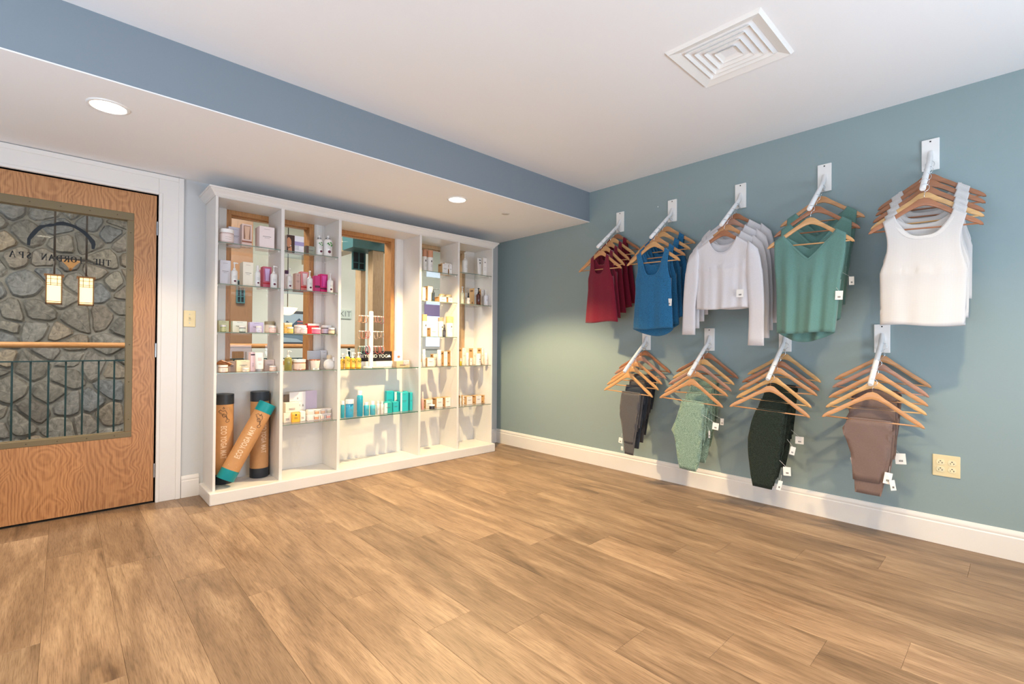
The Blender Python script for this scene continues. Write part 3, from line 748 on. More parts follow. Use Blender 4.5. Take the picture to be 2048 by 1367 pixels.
        b.add(vs, [(q_*n+i, q_*n+(i+1) % n, (q_+1)*n+(i+1) % n, (q_+1)*n+i) for q_ in range(6) for i in range(n)]+[tuple(range(n)), tuple(6*n+i for i in range(n))])
        b.build('tube_body', pm(c, .35), t, auto=60)
        b = MB(); b.lathe([(r*.66, 0), (r*.66, ch)], 18); b.build('cap', pm(cap, .35), t, auto=40)
        b = MB(); 
        if st == 'mark': b.box(-r*.3, r*.3, -r*.45, -r*.1, h*.86, h*.9); b.box(-r*.15, r*.15, -r*.5, -r*.1, h*.68, h*.76)
        else:
            for k_ in range(2): dash(b, -r*.45, r*.45, h*(.7-.09*k_), .004, -r*.5, rnd)
            dash(b, -r*.3, r*.3, h*.4, .003, -r*.6, rnd)
        b.build('print', pm(k.get('ink', (60, 60, 64)), .5), t)
    elif kind == 'cyl':
        t = thing('product_canister', lab_, 'canister', (cx, y, zb), group=grp)
        sp_ = k.get('split', .68)
        b = MB(); b.lathe([(r, 0), (r, h*sp_)], 26); b.build('canister_body', pm(c, .4), t, auto=40)
        b = MB(); b.lathe([(r*1.02, h*sp_), (r*1.02, h-.001), (r*.98, h)], 26); b.build('lid', pm(cap, .4), t, auto=40)
        b = MB(); b.box(-.005, .005, -r*1.01-.0003, -r*.9, h*.46, h*.54)
        for k_ in range(3): dash(b, -r*.4, r*.4, h*(.36-.05*k_), .0014, -r*1.0, rnd)
        b.build('print', pm((70, 66, 66), .6), t)
    return t

MAR = (92, 30, 50)
# --- bay 1
item('jar', 1, 1, 438, 468, 459, 'wide frosted jar with white lid and black band', y=-.245, c=(214, 190, 186), cap=(242, 240, 238), lab=(232, 216, 212))
item('carton', 1, 1, 457, 484, 454, 'pale lavender box behind the wide jar', y=-.16, c=(214, 212, 226))
item('window', 1, 1, 484, 504, 448, 'narrow box with a tube in its window', y=-.21, c=(222, 196, 188), inner=(150, 112, 92), tube=(214, 176, 150), bandc=(150, 90, 70), st='')
item('carton', 1, 1, 519, 549, 453, 'large pale pink box with grey script', y=-.225, d=.11, c=(238, 222, 220))
item('carton', 1, 2, 440, 461.5, 520, 'tall white lavender box by the left side', y=-.20, c=(226, 226, 236))
item('pump', 1, 2, 462, 475.5, 524, 'white pump bottle with maroon dot before the tall box', y=-.245, mark=MAR, rt=1)
item('carton', 1, 2, 486, 507, 524, 'tall cream box with faint script', y=-.21, d=.09, c=(240, 232, 214))
item('bottle', 1, 2, 509.5, 521, 531, 'white bottle with maroon dot right of the cream box', y=-.24, mark=MAR, fr=.74)
item('carton', 1, 2, 518, 526, 539, 'small pink box behind the maroon dot bottle', y=-.14, c=(222, 178, 190))
item('window', 1, 2, 526, 543, 533, 'red and lilac box with lilac tube in its window', y=-.20, c=(196, 96, 118), inner=(176, 110, 150), tube=(206, 178, 218), bandc=(186, 40, 56), st='')
item('pump', 1, 2, 540.5, 554.5, 531, 'white pump bottle with maroon dot at shelf right end', y=-.25, mark=MAR, rt=1)
item('carton', 1, 3, 437, 458, 641, 'pale green box behind the small green jar', y=-.15, c=(226, 226, 184))
item('jar', 1, 3, 440, 452.5, 649.5, 'small green jar with white lid', y=-.24, c=(178, 186, 130), lab=(206, 210, 160))
item('carton', 1, 3, 465.5, 494, 642, 'cream green square box with scribble print', y=-.19, c=(228, 232, 222))
item('jar', 1, 3, 477.6, 491.6, 651.5, 'small dark jar with pale label and white lid', y=-.25, c=(60, 58, 62), lab=(214, 224, 212))
item('carton', 1, 3, 500, 527, 644, 'lavender square box with pink side', y=-.19, c=(212, 202, 234))
item('jar', 1, 3, 511.5, 523, 651.5, 'small lavender jar with white lid', y=-.25, c=(206, 208, 232), lab=(224, 222, 240))
item('jar', 1, 3, 529, 550, 642.5, 'big jar with aged metal lid', y=-.18, c=(226, 212, 192), cap=(150, 136, 108), lab=(236, 226, 210))
item('jar', 1, 3, 537.5, 552, 651, 'small pink jar before the metal lidded jar', y=-.255, c=(236, 190, 176), lab=(246, 214, 206))
item('jar', 1, 4, 436, 456, 729.5, 'brown glass jar with white lid and label', y=-.25, c=(176, 136, 104), lab=(236, 226, 216))
item('carton', 1, 4, 456, 471, 722, 'taupe box with dark bottles print', y=-.17, c=(172, 150, 138))
item('carton', 1, 4, 473, 500, 720, 'cream yellow box with faint frame print', y=-.19, c=(238, 222, 190))
item('jar', 1, 4, 484.5, 497.5, 735, 'small cream jar before the cream yellow box', y=-.26, c=(226, 198, 168), lab=(242, 232, 214))
item('carton', 1, 4, 494, 507.5, 703, 'silver box at the back', y=-.10, c=(196, 196, 204))
item('carton', 1, 4, 501.5, 511, 704, 'tall floral striped box with black pattern', y=-.20, c=(244, 214, 222), c2=(60, 40, 56), band=(.84, .90), st='lines')
item('tube', 1, 4, 509.5, 528, 704.5, 'white tube with pink lettering and grey cap', y=-.235, cap=(150, 152, 160), ink=(226, 130, 150))
item('carton', 1, 4, 530, 554, 719, 'taupe lavender box with pale frame', y=-.19, c=(204, 186, 182))
item('jar', 1, 4, 538.5, 552, 731, 'small peach jar with white lid', y=-.255, c=(234, 180, 150), lab=(242, 216, 200))
# crumpled pouch with tag on the jars
p_ = at_y(449, 722, -.2); t = thing('copper_pouch', 'crumpled copper pouch with kraft tag lying on the jars, leftmost bay', 'pouch', (p_[0], -.19, .867+.048), group='products on the fourth shelf of the leftmost bay')
b = MB(); vs = []; n = 14
for q_ in range(7):
    f = q_/6
    for i in range(n):
        a = 2*PI*i/n; rr = .019*math.sin(PI*(.12+.76*f))*(1+.25*math.sin(3*a+q_*1.7)); vs.append((-.045+.09*f, rr*1.3*math.cos(a), rr*math.sin(a)+.012+.006*math.sin(q_)))
b.add(vs, [(q_*n+i, q_*n+(i+1) % n, (q_+1)*n+(i+1) % n, (q_+1)*n+i) for q_ in range(6) for i in range(n)]+[tuple(range(n)), tuple(6*n+i for i in range(n))]); b.build('pouch_body', pm((170, 112, 70), .35, metal=.4), t, smooth=True)
b = MB(); b.add([(-.02, -.035, .034), (.05, -.04, .004), (.052, -.02, .006), (-.018, -.015, .038)], [(0, 1, 2, 3)]); b.build('kraft_tag', pm((214, 176, 146), .6), t, solid=.001)
# --- bay 2
t = item('carton', 2, 1, 574, 608, 471, 'white and lavender box with photo of a woman', y=-.215, d=.05, c=(236, 236, 244), c2=(168, 158, 204), band=(.46, .68), st='lines')
w_ = (at_y(608, 490, -.215)-at_y(574, 490, -.215))[0]; hh_ = at_y(590, 471, -.215)[2]-1.7496
b = MB(); b.box(-w_/2, -w_*.06, -.0012, -.0006, .001, hh_-.001); ph = b.build('photo', pm((70, 44, 34), .45), t)
b = MB(); b.prism([(-w_*.40+w_*.12*math.cos(a)*(1.25 if math.cos(a) > 0 else 1), hh_*.56+hh_*.30*math.sin(a)) for a in [2*PI*i/16 for i in range(16)]], 'y', -.0018, -.0012)
b.prism([(-w_*.42, hh_*.3), (-w_*.24, hh_*.36), (-w_*.20, .003), (-w_*.46, .003)], 'y', -.0018, -.0012); b.build('portrait', pm((206, 146, 112), .5), ph)
b = MB(); b.box(-w_*.33, -w_*.25, -.0022, -.0018, hh_*.38, hh_*.42); b.build('portrait_smile', pm((240, 226, 214), .5), ph)
item('carton', 2, 1, 612, 631, 492, 'small grey green card box with floral side', y=-.22, d=.04, c=(150, 152, 136), c2=(96, 70, 60), half=.28)
item('bottle', 2, 1, 632, 645.5, 471, 'white leaf print bottle with silver collar, left of two', y=-.235, mark=MAR, leaf=(60, 134, 50), collar=1, cr=.34, mx=.2)
item('bottle', 2, 1, 647, 664.5, 471.5, 'white leaf print bottle with silver collar, right of two', y=-.25, mark=MAR, leaf=(60, 134, 50), collar=1, cr=.30)
item('carton', 2, 2, 569.5, 577, 540, 'dark purple topped white box at shelf left end', y=-.16, c=(232, 222, 230), c2=(70, 36, 70), st='')
item('pump', 2, 2, 572.5, 585, 536, 'white pump bottle with maroon dot, first of three', y=-.245, mark=MAR)
item('carton', 2, 2, 591, 601, 546, 'muted pink brown box with sketch print', y=-.18, c=(206, 172, 162))
item('window', 2, 2, 602, 617, 543, 'red white box with pale tube in window', y=-.18, c=(226, 140, 140), inner=(210, 150, 160), tube=(240, 220, 222), bandc=(200, 40, 50), st='')
item('pump', 2, 2, 613.5, 625.5, 541, 'white pump bottle with maroon dot, middle of three', y=-.25, mark=MAR)
item('carton', 2, 2, 630, 640.5, 551, 'short magenta striped box', y=-.19, c=(206, 60, 130), c2=(90, 30, 60), band=(.3, .42), st='lines')
item('window', 2, 2, 641, 655.5, 548, 'magenta box with pink tube in its window', y=-.20, c=(206, 30, 108), inner=(186, 40, 130), tube=(222, 80, 160), bandc=(90, 20, 60), st='')
item('pump', 2, 2, 654, 666.5, 546, 'white pump bottle with maroon dot, third of three', y=-.25, mark=MAR)
item('carton', 2, 3, 569, 584, 645, 'golden yellow box behind the yellow jar', y=-.17, c=(224, 190, 120), c2=(240, 232, 218))
item('jar', 2, 3, 574, 586.8, 653.5, 'small yellow jar with white lid', y=-.25, c=(232, 184, 70), lab=(244, 206, 110))
item('jar', 2, 3, 588, 613, 650, 'wide pale jar with maroon lid line', y=-.19, c=(226, 208, 214), lab=(240, 234, 238))
item('jar', 2, 3, 601, 614.4, 655, 'small pink white jar before the wide pale jar', y=-.26, c=(240, 206, 200), lab=(248, 226, 222))
item('carton', 2, 3, 615.5, 638, 647, 'red and gold box with white top', y=-.17, c=(214, 40, 56), c2=(240, 232, 226))
item('jar', 2, 3, 623, 641, 655, 'small magenta jar with white lid', y=-.25, c=(232, 60, 120), lab=(240, 130, 160))
item('jar', 2, 3, 642, 663.5, 650.5, 'wide dark glass jar with lavender label', y=-.19, c=(76, 66, 70), lab=(214, 208, 228))
item('jar', 2, 3, 656.5, 669.5, 655.5, 'small brown jar with cream label', y=-.26, c=(130, 74, 48), lab=(240, 222, 186))
item('pump', 2, 4, 568.5, 584, 700, 'olive green clear soap bottle with white pump', y=-.225, c=(142, 140, 76), rt=1)
item('jar', 2, 4, 585, 611.5, 718, 'wide copper toned jar with white lid', y=-.22, c=(176, 126, 96), lab=(232, 204, 190))
# candle cup
xa, xb = at_y(617, 730, -.2)[0], at_y(641, 730, -.2)[0]; rr = (xb-xa)/2*.88; hc_ = at_y(629, 718.5, -.2)[2]-.8676
t = thing('candle_cup', 'white flared candle cup with copper rim, fourth shelf, second bay', 'candle', ((xa+xb)/2, -.2, .8676), group='products on the fourth shelf of the second bay')
b = MB(); b.lathe([(rr*.72, 0), (rr*.78, .003), (rr, hc_-.006), (rr*.93, hc_-.006), (rr*.9, hc_-.012), (0.001, hc_-.012)], 28, cap=False); b.build('cup', pm((238, 228, 216), .4), t, auto=40)
b = MB(); b.lathe([(rr*1.01, hc_-.007), (rr*1.01, hc_), (rr*.94, hc_), (rr*.94, hc_-.007)], 28, cap=False); b.build('rim', pm((196, 122, 80), .3, metal=.8), t, auto=40)
item('carton', 2, 4, 613, 617.5, 719, 'thin dark brown box left of the candle cup', y=-.22, c=(78, 52, 44), st='')
item('carton', 2, 4, 626, 638, 736, 'tiny pale label box before the candle cup', y=-.265, d=.02, c=(222, 232, 230), st='text')
# round bottle
xa, xb = at_y(646, 730, -.21)[0], at_y(670, 730, -.21)[0]; rr = (xb-xa)/2*.86; cz = at_y(658, 727.5, -.21)[2]-.8676
t = thing('round_bottle', 'round white bottle with kraft wrapped neck, fourth shelf, second bay', 'bottle', ((xa+xb)/2, -.21, .8676), group='products on the fourth shelf of the second bay')
b = MB(); b.lathe([(rr*.5, 0), (rr*.8, rr*.2), (rr*.98, rr*.6), (rr, rr*.95), (rr*.93, rr*1.4), (rr*.7, rr*1.72), (rr*.36, rr*1.9), (rr*.3, rr*2.05)], 28); b.build('bottle_body', pm((242, 240, 236), .3), t, smooth=True)
b = MB(); b.lathe([(rr*.42, rr*2.0), (rr*.45, rr*2.5), (rr*.34, rr*2.7)], 16); b.build('kraft_cap', pm((214, 196, 168), .6), t, auto=40)
b = MB(); b.box(rr*.3, rr*.7, -rr*.9, -rr*.88, rr*1.6, rr*2.3); b.build('swing_tag', pm((238, 236, 232), .6), t)
item('carton', 2, 4, 619, 641, 701, 'silver foil box at the back, left of two', y=-.07, c=(190, 194, 204), metal=.3, st='')
item('carton', 2, 4, 643, 664, 700, 'silver foil box behind the round bottle', y=-.10, c=(204, 206, 214), st='text')
# brochure
xa, xb, xc, xd = [at_y(u, 800, -.1)[0] for u in (567.5, 579, 611, 634)]
zt5 = at_y(600, 783, -.1)[2]
t = thing('farm_brochure', 'open white brochure with farm title and lavender photo, lowest shelf, second bay', 'brochure', ((xb+xc)/2, -.1, .4756), group='products on the lowest shelf of the second bay')
cx = (xb+xc)/2; H_ = zt5-.4756
b = MB(); b.box(xb-cx, xc-cx, 0, .002, 0, H_); pg = b.build('title_page', pm((236, 236, 240), .4), t)
vs, fs = text_tris('FARM &', .026, 1.15); b = MB(); b.add([(v[0], -.0006, H_*.50+v[1]) for v in vs], fs); b.build('title_text', GREYT, pg)
b = MB(); b.prism([(0, H_*.72), (.006, H_*.76), (0, H_*.83), (-.006, H_*.76)], 'y', -.0005, 0); dash(b, -.03, .03, H_*.66, .002, -.0005+.0005, rnd); b.build('emblem', pm((170, 168, 178), .5), pg)
b = MB(); b.box(xc-cx+.001, xd-cx, .004, .006, 0, H_*1.02); pg2 = b.build('lavender_photo', pm((196, 184, 206), .45), t)
b = MB(); b.box(xc-cx+.001, xd-cx, .0034, .004, 0, H_*.34); b.build('grass_photo', pm((150, 156, 110), .5), pg2)
b = MB(); b.box(xa-cx, xb-cx-.001, .004, .006, 0, H_*.93); b.build('dark_photo', pm((92, 76, 64), .5), t)
item('carton', 2, 5, 571, 598.5, 803.5, 'white floral box stacked on two others', y=-.19, d=.07, c=(246, 236, 222), z0=.475+.073, h=.072, st='lines')
item('carton', 2, 5, 567.5, 583, 825, 'white floral box under the stacked one', y=-.20, d=.09, c=(246, 238, 226), h=.072, st='lines')
item('carton', 2, 5, 584.3, 599.5, 824, 'golden yellow box with dark dot', y=-.225, d=.09, c=(240, 182, 56), c2=(246, 206, 110), h=.072, st='mark')
item('carton', 2, 5, 600.5, 611, 822, 'white floral box right of the yellow one', y=-.20, d=.08, c=(246, 240, 230), h=.072, st='lines')
for row in range(2):
    cols = [(240, 214, 204), (214, 160, 120), (228, 188, 160), (196, 190, 170)] if row else [(236, 226, 220), (222, 158, 130), (236, 206, 190), (238, 176, 160)]
    for j in range(4):
        u0 = (615+row*1.5)+j*12; nm = ['first', 'second', 'third', 'fourth'][j]
        zb = .4756+(.0405 if row else 0)
        x0_, x1_ = at_y(u0, 830, -.215)[0], at_y(u0+11.6, 830, -.215)[0]
        t = thing('mini_jar_box', 'small windowed jar box, %s from left in %s row, lowest shelf, second bay' % (nm, 'upper' if row else 'lower'), 'box', ((x0_+x1_)/2, -.215+row*.006, zb), group='mini jar boxes in the second bay')
        w_ = x1_-x0_; b = MB(); b.box(-w_/2, w_/2, 0, .045, 0, .040); b.build('carton', pm((240, 232, 228), .5), t, bevel=.001, seg=1)
        b = MB(); b.box(-w_*.42, w_*.42, -.0006, 0, .004, .034); b.build('window_face', pm((98, 78, 66) if j else (230, 210, 210), .4), t)
        b = MB(); b.box(-w_*.34, w_*.34, -.0012, -.0006, .006, .026); b.build('jar_face', pm(cols[j], .4), t)
        b = MB(); b.box(-w_*.36, w_*.36, -.0014, -.0006, .026, .032); b.build('jar_lid', pm((240, 238, 232), .4), t)
# --- bay 3
for j, (u0, u1, vt, y) in enumerate(((681.5, 688.5, 706, -.22), (689.5, 700, 699, -.25), (699.8, 710.3, 704, -.235), (711, 722.3, 703.5, -.25))):
    t = item('pump', 3, 4, u0, u1, vt, 'golden citrus soap bottle with white pump, %s of four' % ['first', 'second', 'third', 'last'][j], y=y, c=(232, 176, 50), lab=(244, 204, 96), leaf=(90, 110, 30), cap=(246, 244, 238), rt=1)
st = at_y(741.5, 700, -.2); HX = st[0]; zt_ = at_y(741.5, 622, -.2)[2]
t = thing('hair_tie_stand', 'white post stand with three arms of hanging hair ties', 'display stand', (HX, -.2, .8676))
b = MB(); b.lathe([(.019, .012), (.019, zt_-.8676-.006), (.014, zt_-.8676)], 18); b.build('post', PLASTW, t, auto=40)
b = MB(); b.lathe([(.062, 0), (.062, .010), (.056, .013)], 30); b.build('base', PLASTW, t, auto=40)
TIES = []
for lv, (v, cols) in enumerate(((632, [(236, 160, 120), (240, 186, 150), (230, 150, 110), None, None, (236, 170, 150), (214, 140, 150), (226, 160, 130), (196, 110, 130)]),
                                (662.5, [(226, 190, 170), (240, 140, 100), (232, 120, 90), (214, 100, 110), None, (240, 214, 200), (196, 170, 150), (210, 180, 170)]),
                                (692.5, [(90, 160, 140), (120, 180, 170), (70, 60, 110), (226, 60, 80), (220, 70, 90), (226, 150, 150), None, (232, 130, 110), (226, 100, 100), (236, 150, 140)]))):
    z = at_y(741, v, -.2)[2]-.8676; a = at_y(718, v, -.2)[0]-HX; c = at_y(767, v, -.2)[0]-HX
    b = MB(); b.tube([(a, 0, z), (c, 0, z)], .0045, 10); b.build('arm', PLASTW, t, smooth=True)
    n = len(cols)
    for j, cc in enumerate(cols):
        if cc is None: continue
        x = a+.012+(c-a-.024)*j/(n-1); 
        if abs(x) < .024: x = .026 if x > 0 else -.026
        rr = rnd.uniform(.026, .034); R2 = .0023
        bb = MB(); pts = []
        for k_ in range(18):
            th = 2*PI*k_/18; pts.append((.22*rr*math.sin(th)*math.cos(th)+.2*rr*math.sin(th), rr*.62*math.sin(th), rr*math.cos(th)-rr+.0045))
        bb.tube(pts, R2, 6, closed=True); o = bb.build('hair_tie', pm(tuple(int(v_*.82) for v_ in cc), .7), None, smooth=True); o.location = (HX+x, -.2, .8676+z); o.rotation_euler = (0, 0, rnd.uniform(-.5, .5)+.9)
        cn = {(236, 160, 120): 'peach'}.get(cc) or ('red' if cc[0] > 200 and cc[1] < 90 else 'green' if cc[1] > cc[0] else 'navy' if cc[2] > cc[0] else 'pink' if cc[2] > 120 else 'orange')
        side = 'left' if x < 0 else 'right'
        tag(o, 'thin %s hair tie on the %s arm, %s side, %s from its tip' % (cn, ['top', 'middle', 'bottom'][lv], side, ['first', 'second', 'third', 'fourth', 'fifth', 'sixth'][min(5, j if x < 0 else n-1-j)]), 'hair tie', 'hair ties on the white stand')
# sign box
x0_, x1_ = at_y(722, 710, -.12)[0], at_y(784.5, 710, -.12)[0]; z0_, z1_ = at_y(750, 722, -.12)[2], at_y(750, 702, -.12)[2]
t = thing('counter_sign', 'black counter sign with white yoga lettering behind the hair tie stand', 'sign', ((x0_+x1_)/2, -.12, .8676))
W_ = x1_-x0_; b = MB(); b.box(-W_/2-.004, W_/2+.004, 0, .05, 0, z0_-.8676); b.build('sign_base', PLASTW, t, bevel=.002)
b = MB(); b.box(-W_/2, W_/2, .006, .014, z0_-.8676, z1_-.8676); b.build('sign_board', mat('sign_black', (34, 32, 34), .35), t)
vs, fs = text_tris('BEYOND YOGA', .041, 1.0); b = MB(); zc = (z0_+z1_)/2-.8676
b.add([(v[0]-.012, .0055, zc+v[1]) for v in vs], fs)
for a in (-70, -35, 0, 35, 70):
    a = math.radians(a); cx = W_/2-.03; b.prism([(cx, zc-.010), (cx+.014*math.sin(a-.28), zc-.008+.014*math.cos(a-.28)), (cx+.021*math.sin(a), zc-.008+.021*math.cos(a)), (cx+.014*math.sin(a+.28), zc-.008+.014*math.cos(a+.28))], 'y', .0052, .0058)
b.build('sign_lettering', PLASTW, t)
xs_ = [at_y(u, 725, -.26)[0] for u in (748, 768)]
item('carton', 3, 4, 746, 768, 729.5, 'flat silver tin at the foot of the stand', y=-.275, d=.03, c=(196, 190, 184), h=.010, st='')
item('carton', 3, 4, 793, 819, 716, 'kraft soap box with pink gingham cloth', y=-.20, d=.07, c=(214, 184, 148), h=.052, st='lines')
xk, zk = at_y(812, 722, -.2)[0], .8676
t = thing('gingham_cloth', 'pink gingham cloth draped over the kraft soap box', 'cloth', (xk, -.19, zk+.0535))
b = MB(); N_ = 10; vs = []
for i in range(N_+1):
    for j in range(N_+1):
        x = -.028+.056*i/N_; yv = -.035+.07*j/N_; zz = .004-.0+.002*math.sin(i*1.3)
        if yv < -.012: zz -= (-.012-yv)*1.6; yy_ = -.013-.002*math.sin(i*1.5)
        else: yy_ = yv
        vs.append((x, yy_, zz))
b.add(vs, [(i*(N_+1)+j, (i+1)*(N_+1)+j, (i+1)*(N_+1)+j+1, i*(N_+1)+j+1) for i in range(N_) for j in range(N_)], 0)
for k_ in range(len(b.m)):
    b.m[k_] = (k_//N_+k_ % N_) % 2
b.build('cloth', [pm((238, 206, 204), .8), pm((226, 156, 160), .8)], t, solid=.001)
x0_, x1_ = at_y(791, 710, -.13)[0], at_y(807, 710, -.13)[0]; zc1 = at_y(799, 701, -.13)[2]
t = thing('rose_card', 'white card with coral flower standing behind the kraft soap box', 'card', ((x0_+x1_)/2, -.115, .8676))
b = MB(); W_ = x1_-x0_; H_ = zc1-.8676; b.box(-W_/2, W_/2, 0, .02, 0, H_); b.build('card_box', pm((242, 238, 236), .5), t, bevel=.001, seg=1)
b = MB()
for k_ in range(6):
    a = k_*1.05; b.prism([(.007*math.cos(a)+.008*math.cos(q_), H_*.62+.006*math.sin(a)+.006*math.sin(q_)) for q_ in [2*PI*i/8 for i in range(8)]], 'y', -.0008-.0001*k_, -.0001)
b.build('flower_print', pm((226, 110, 90), .5), t)
TE = (44, 184, 192)
item('bottle', 3, 5, 681, 689, 801, 'teal bottle with white cap at the left end', y=-.24, c=(52, 176, 196), cap=(244, 244, 244), fr=.80, cr=1.0)
item('bottle', 3, 5, 690.5, 707.5, 798.5, 'wide sky blue bottle with white cap', y=-.24, c=(70, 176, 214), cap=(244, 244, 244), fr=.80, cr=1.0, sq=.6)
item('bottle', 3, 5, 713.5, 726, 781, 'tall teal spray can with white cap', y=-.24, c=(44, 168, 196), cap=(244, 244, 244), fr=.86, cr=.72)
item('bottle', 3, 5, 727, 738, 804, 'short blue bottle right of the tall can', y=-.24, c=(76, 184, 204), cap=(240, 240, 242), fr=.82, cr=.7)
item('bottle', 3, 5, 739.5, 751, 801.5, 'pale teal bottle with white cap before the white tubes', y=-.24, c=(90, 190, 206), cap=(240, 240, 242), fr=.76, cr=.62)
item('bottle', 3, 5, 752.5, 759.5, 801.5, 'white mini bottle, left of a pair', y=-.24, c=(240, 234, 226), fr=.82, cr=.7)
item('bottle', 3, 5, 760.5, 767.5, 802, 'white mini bottle, right of a pair', y=-.24, c=(240, 234, 226), fr=.82, cr=.7)
for (u0, u1, vt, y, d_, nm, hf) in ((773, 787, 781.5, -.11, .035, 'tall teal box at the back, first', 0), (789, 800, 783, -.13, .04, 'tall teal box at the back, second', .4),
      (768.5, 784.5, 805, -.235, .04, 'short teal box with white stripe in front', .38), (786, 797.5, 803, -.22, .04, 'short teal box without stripe in front', 0), (770, 783, 803, -.16, .04, 'short teal box in the second row', 0),
      (801, 816.5, 784, -.225, .055, 'tall teal box with white stripe in front', .2), (820, 835, 784, -.205, .06, 'tall teal box at the right end', 0), (811, 825, 781.5, -.12, .05, 'tall teal box behind the striped ones', 0)):
    item('carton', 3, 5, u0, u1, vt, nm, y=y, d=d_, c=TE if hf != .38 else (40, 170, 168), c2=(240, 244, 242) if hf else None, half=hf or None, st='text')
# --- bay 4
item('cyl', 4, 1, 844.5, 853.8, 498.5, 'white canister with copper lid, left of two', y=-.2, cap=(196, 142, 112))
item('cyl', 4, 1, 854.2, 866, 501, 'white canister with copper lid, right of two', y=-.22, cap=(196, 142, 112))
item('kraft', 4, 1, 884.5, 896, 527, 'kraft sided white box, lower left of three', y=-.21, d=.07)
item('kraft', 4, 1, 898, 911.5, 529, 'kraft sided white box, lower right of three', y=-.21, d=.07)
item('kraft', 4, 1, 889, 903.3, 511, 'kraft sided white box stacked on top of two', y=-.205, d=.065, z0=1.737+.058, h=.057)
item('kraft', 4, 2, 844.5, 851.4, 574, 'narrow golden white box at the left end', y=-.22)
item('kraft', 4, 2, 855.5, 865.5, 572, 'tall kraft sided white box', y=-.21, d=.07)
item('spout', 4, 2, 863.3, 869.5, 577, 'slim dark bottle with metal spout', y=-.235, c=(46, 56, 66), cap=(60, 64, 70))
item('kraft', 4, 2, 879, 893, 587.5, 'square kraft sided box under a jar, left', y=-.22, d=.08, h=.055)
item('kraft', 4, 2, 896.5, 910, 588, 'square kraft sided box under a jar, right', y=-.22, d=.08, h=.055)
item('jar', 4, 2, 877, 889.5, 578.5, 'clear jar with gold lid on the left square box', y=-.19, z0=1.5235, h=.024, c=(196, 200, 190), cap=(190, 168, 120))
item('jar', 4, 2, 895, 909, 580, 'clear jar with gold lid on the right square box', y=-.19, z0=1.5235, h=.024, c=(196, 200, 190), cap=(190, 168, 120))
item('cyl', 4, 3, 843.8, 854, 628.5, 'tall canister with golden lid at the left end', y=-.23, cap=(224, 184, 132), split=.7)
item('kraft', 4, 3, 861, 874.5, 655, 'square white kraft sided box', y=-.22, d=.06)
item('cyl', 4, 3, 875.8, 887, 634.5, 'middle canister with copper grey lid', y=-.20, cap=(186, 150, 124), split=.8)
item('dropper', 4, 3, 885.2, 891.2, 648, 'dark dropper bottle with white label', y=-.25, c=(44, 44, 56), cap=(30, 30, 34), lab=(70, 72, 84))
item('cyl', 4, 3, 896, 910.5, 633, 'large canister with golden lid at the right', y=-.22, cap=(226, 184, 130), split=.68)
item('bottle', 4, 4, 843.6, 851.5, 698, 'white bottle with gold band at the left end', y=-.24, cap=(236, 236, 240), fr=.72, cr=.8)
item('kraft', 4, 4, 854.5, 868, 715, 'square white box with red print', y=-.24, d=.06)
item('kraft', 4, 4, 866.5, 874.5, 707.5, 'narrow cream box behind the square one', y=-.17, d=.05)
item('bottle', 4, 4, 873.3, 883, 699, 'pink white bottle with black band', y=-.24, c=(242, 226, 216), cap=(238, 236, 236), fr=.74, cr=.85)
item('kraft', 4, 4, 887.5, 895, 702, 'tall narrow kraft sided box', y=-.21, d=.05)
item('kraft', 4, 4, 901, 911, 700.5, 'tall wide kraft sided box at the right', y=-.21, d=.07)
item('bottle', 4, 5, 842.5, 848, 783, 'slim pink bottle at the left end', y=-.23, c=(236, 176, 166), cap=(244, 226, 216), fr=.66)
item('kraft', 4, 5, 851.8, 865.2, 798.5, 'square kraft sided box behind the black jar', y=-.2, d=.07)
item('jar', 4, 5, 858, 869.5, 808.5, 'small black jar with white lid', y=-.262, c=(40, 36, 38), cap=(242, 238, 234))
item('kraft', 4, 5, 873, 885.8, 795.5, 'square kraft sided box in the middle', y=-.2, d=.08)
item('kraft', 4, 5, 890.6, 904, 794, 'square kraft sided box at the right', y=-.2, d=.08)
# --- bay 5
item('pump', 5, 1, 924, 935.3, 504.5, 'white lotion pump bottle with dark label text', y=-.23, rt=1)
item('tube', 5, 1, 953.3, 964, 516, 'white standing tube with black print', y=-.22, st='mark')
item('carton', 5, 1, 966.5, 978.7, 516, 'white box with black square mark', y=-.22, c=(240, 236, 232), st='mark')
item('pump', 5, 2, 920.8, 928.5, 572.5, 'clear green pump bottle at the left end', y=-.23, c=(212, 216, 196), cap=(240, 240, 236))
item('kraft', 5, 2, 929.7, 934, 584.5, 'thin kraft sided box behind the dropper', y=-.18, d=.04)
item('dropper', 5, 2, 933.4, 940.2, 585, 'white labelled dropper bottle with black bulb', y=-.24, c=(236, 232, 226), cap=(24, 24, 28))
item('kraft', 5, 2, 948.5, 955.5, 576, 'tall kraft sided box behind the brown bottle', y=-.18, d=.08)
item('pump', 5, 2, 952.5, 961, 575.5, 'dark brown bottle with black pump', y=-.24, c=(84, 42, 30), cap=(26, 24, 26))
item('kraft', 5, 2, 962, 968, 578.5, 'narrow kraft sided box behind the white bottle', y=-.18, d=.05)
item('pump', 5, 2, 967.8, 977, 579, 'white bottle with short pump at the right', y=-.235, c=(232, 232, 238))
item('bottle', 5, 4, 919.6, 923.8, 716, 'mini olive yellow bottle', y=-.25, c=(190, 172, 40), cap=(230, 226, 210), fr=.6)
item('kraft', 5, 4, 924.3, 932.3, 695, 'tall kraft sided box, first from left', y=-.2, d=.06)
item('bottle', 5, 4, 931, 938, 705, 'silver white bottle with dark band', y=-.25, c=(232, 226, 222), cap=(238, 236, 234), fr=.8, cr=.9)
item('kraft', 5, 4, 939.2, 945, 715, 'small square box with arch print', y=-.23, d=.04)
item('kraft', 5, 4, 946, 953.5, 696, 'tall kraft sided box, second from left', y=-.18, d=.07)
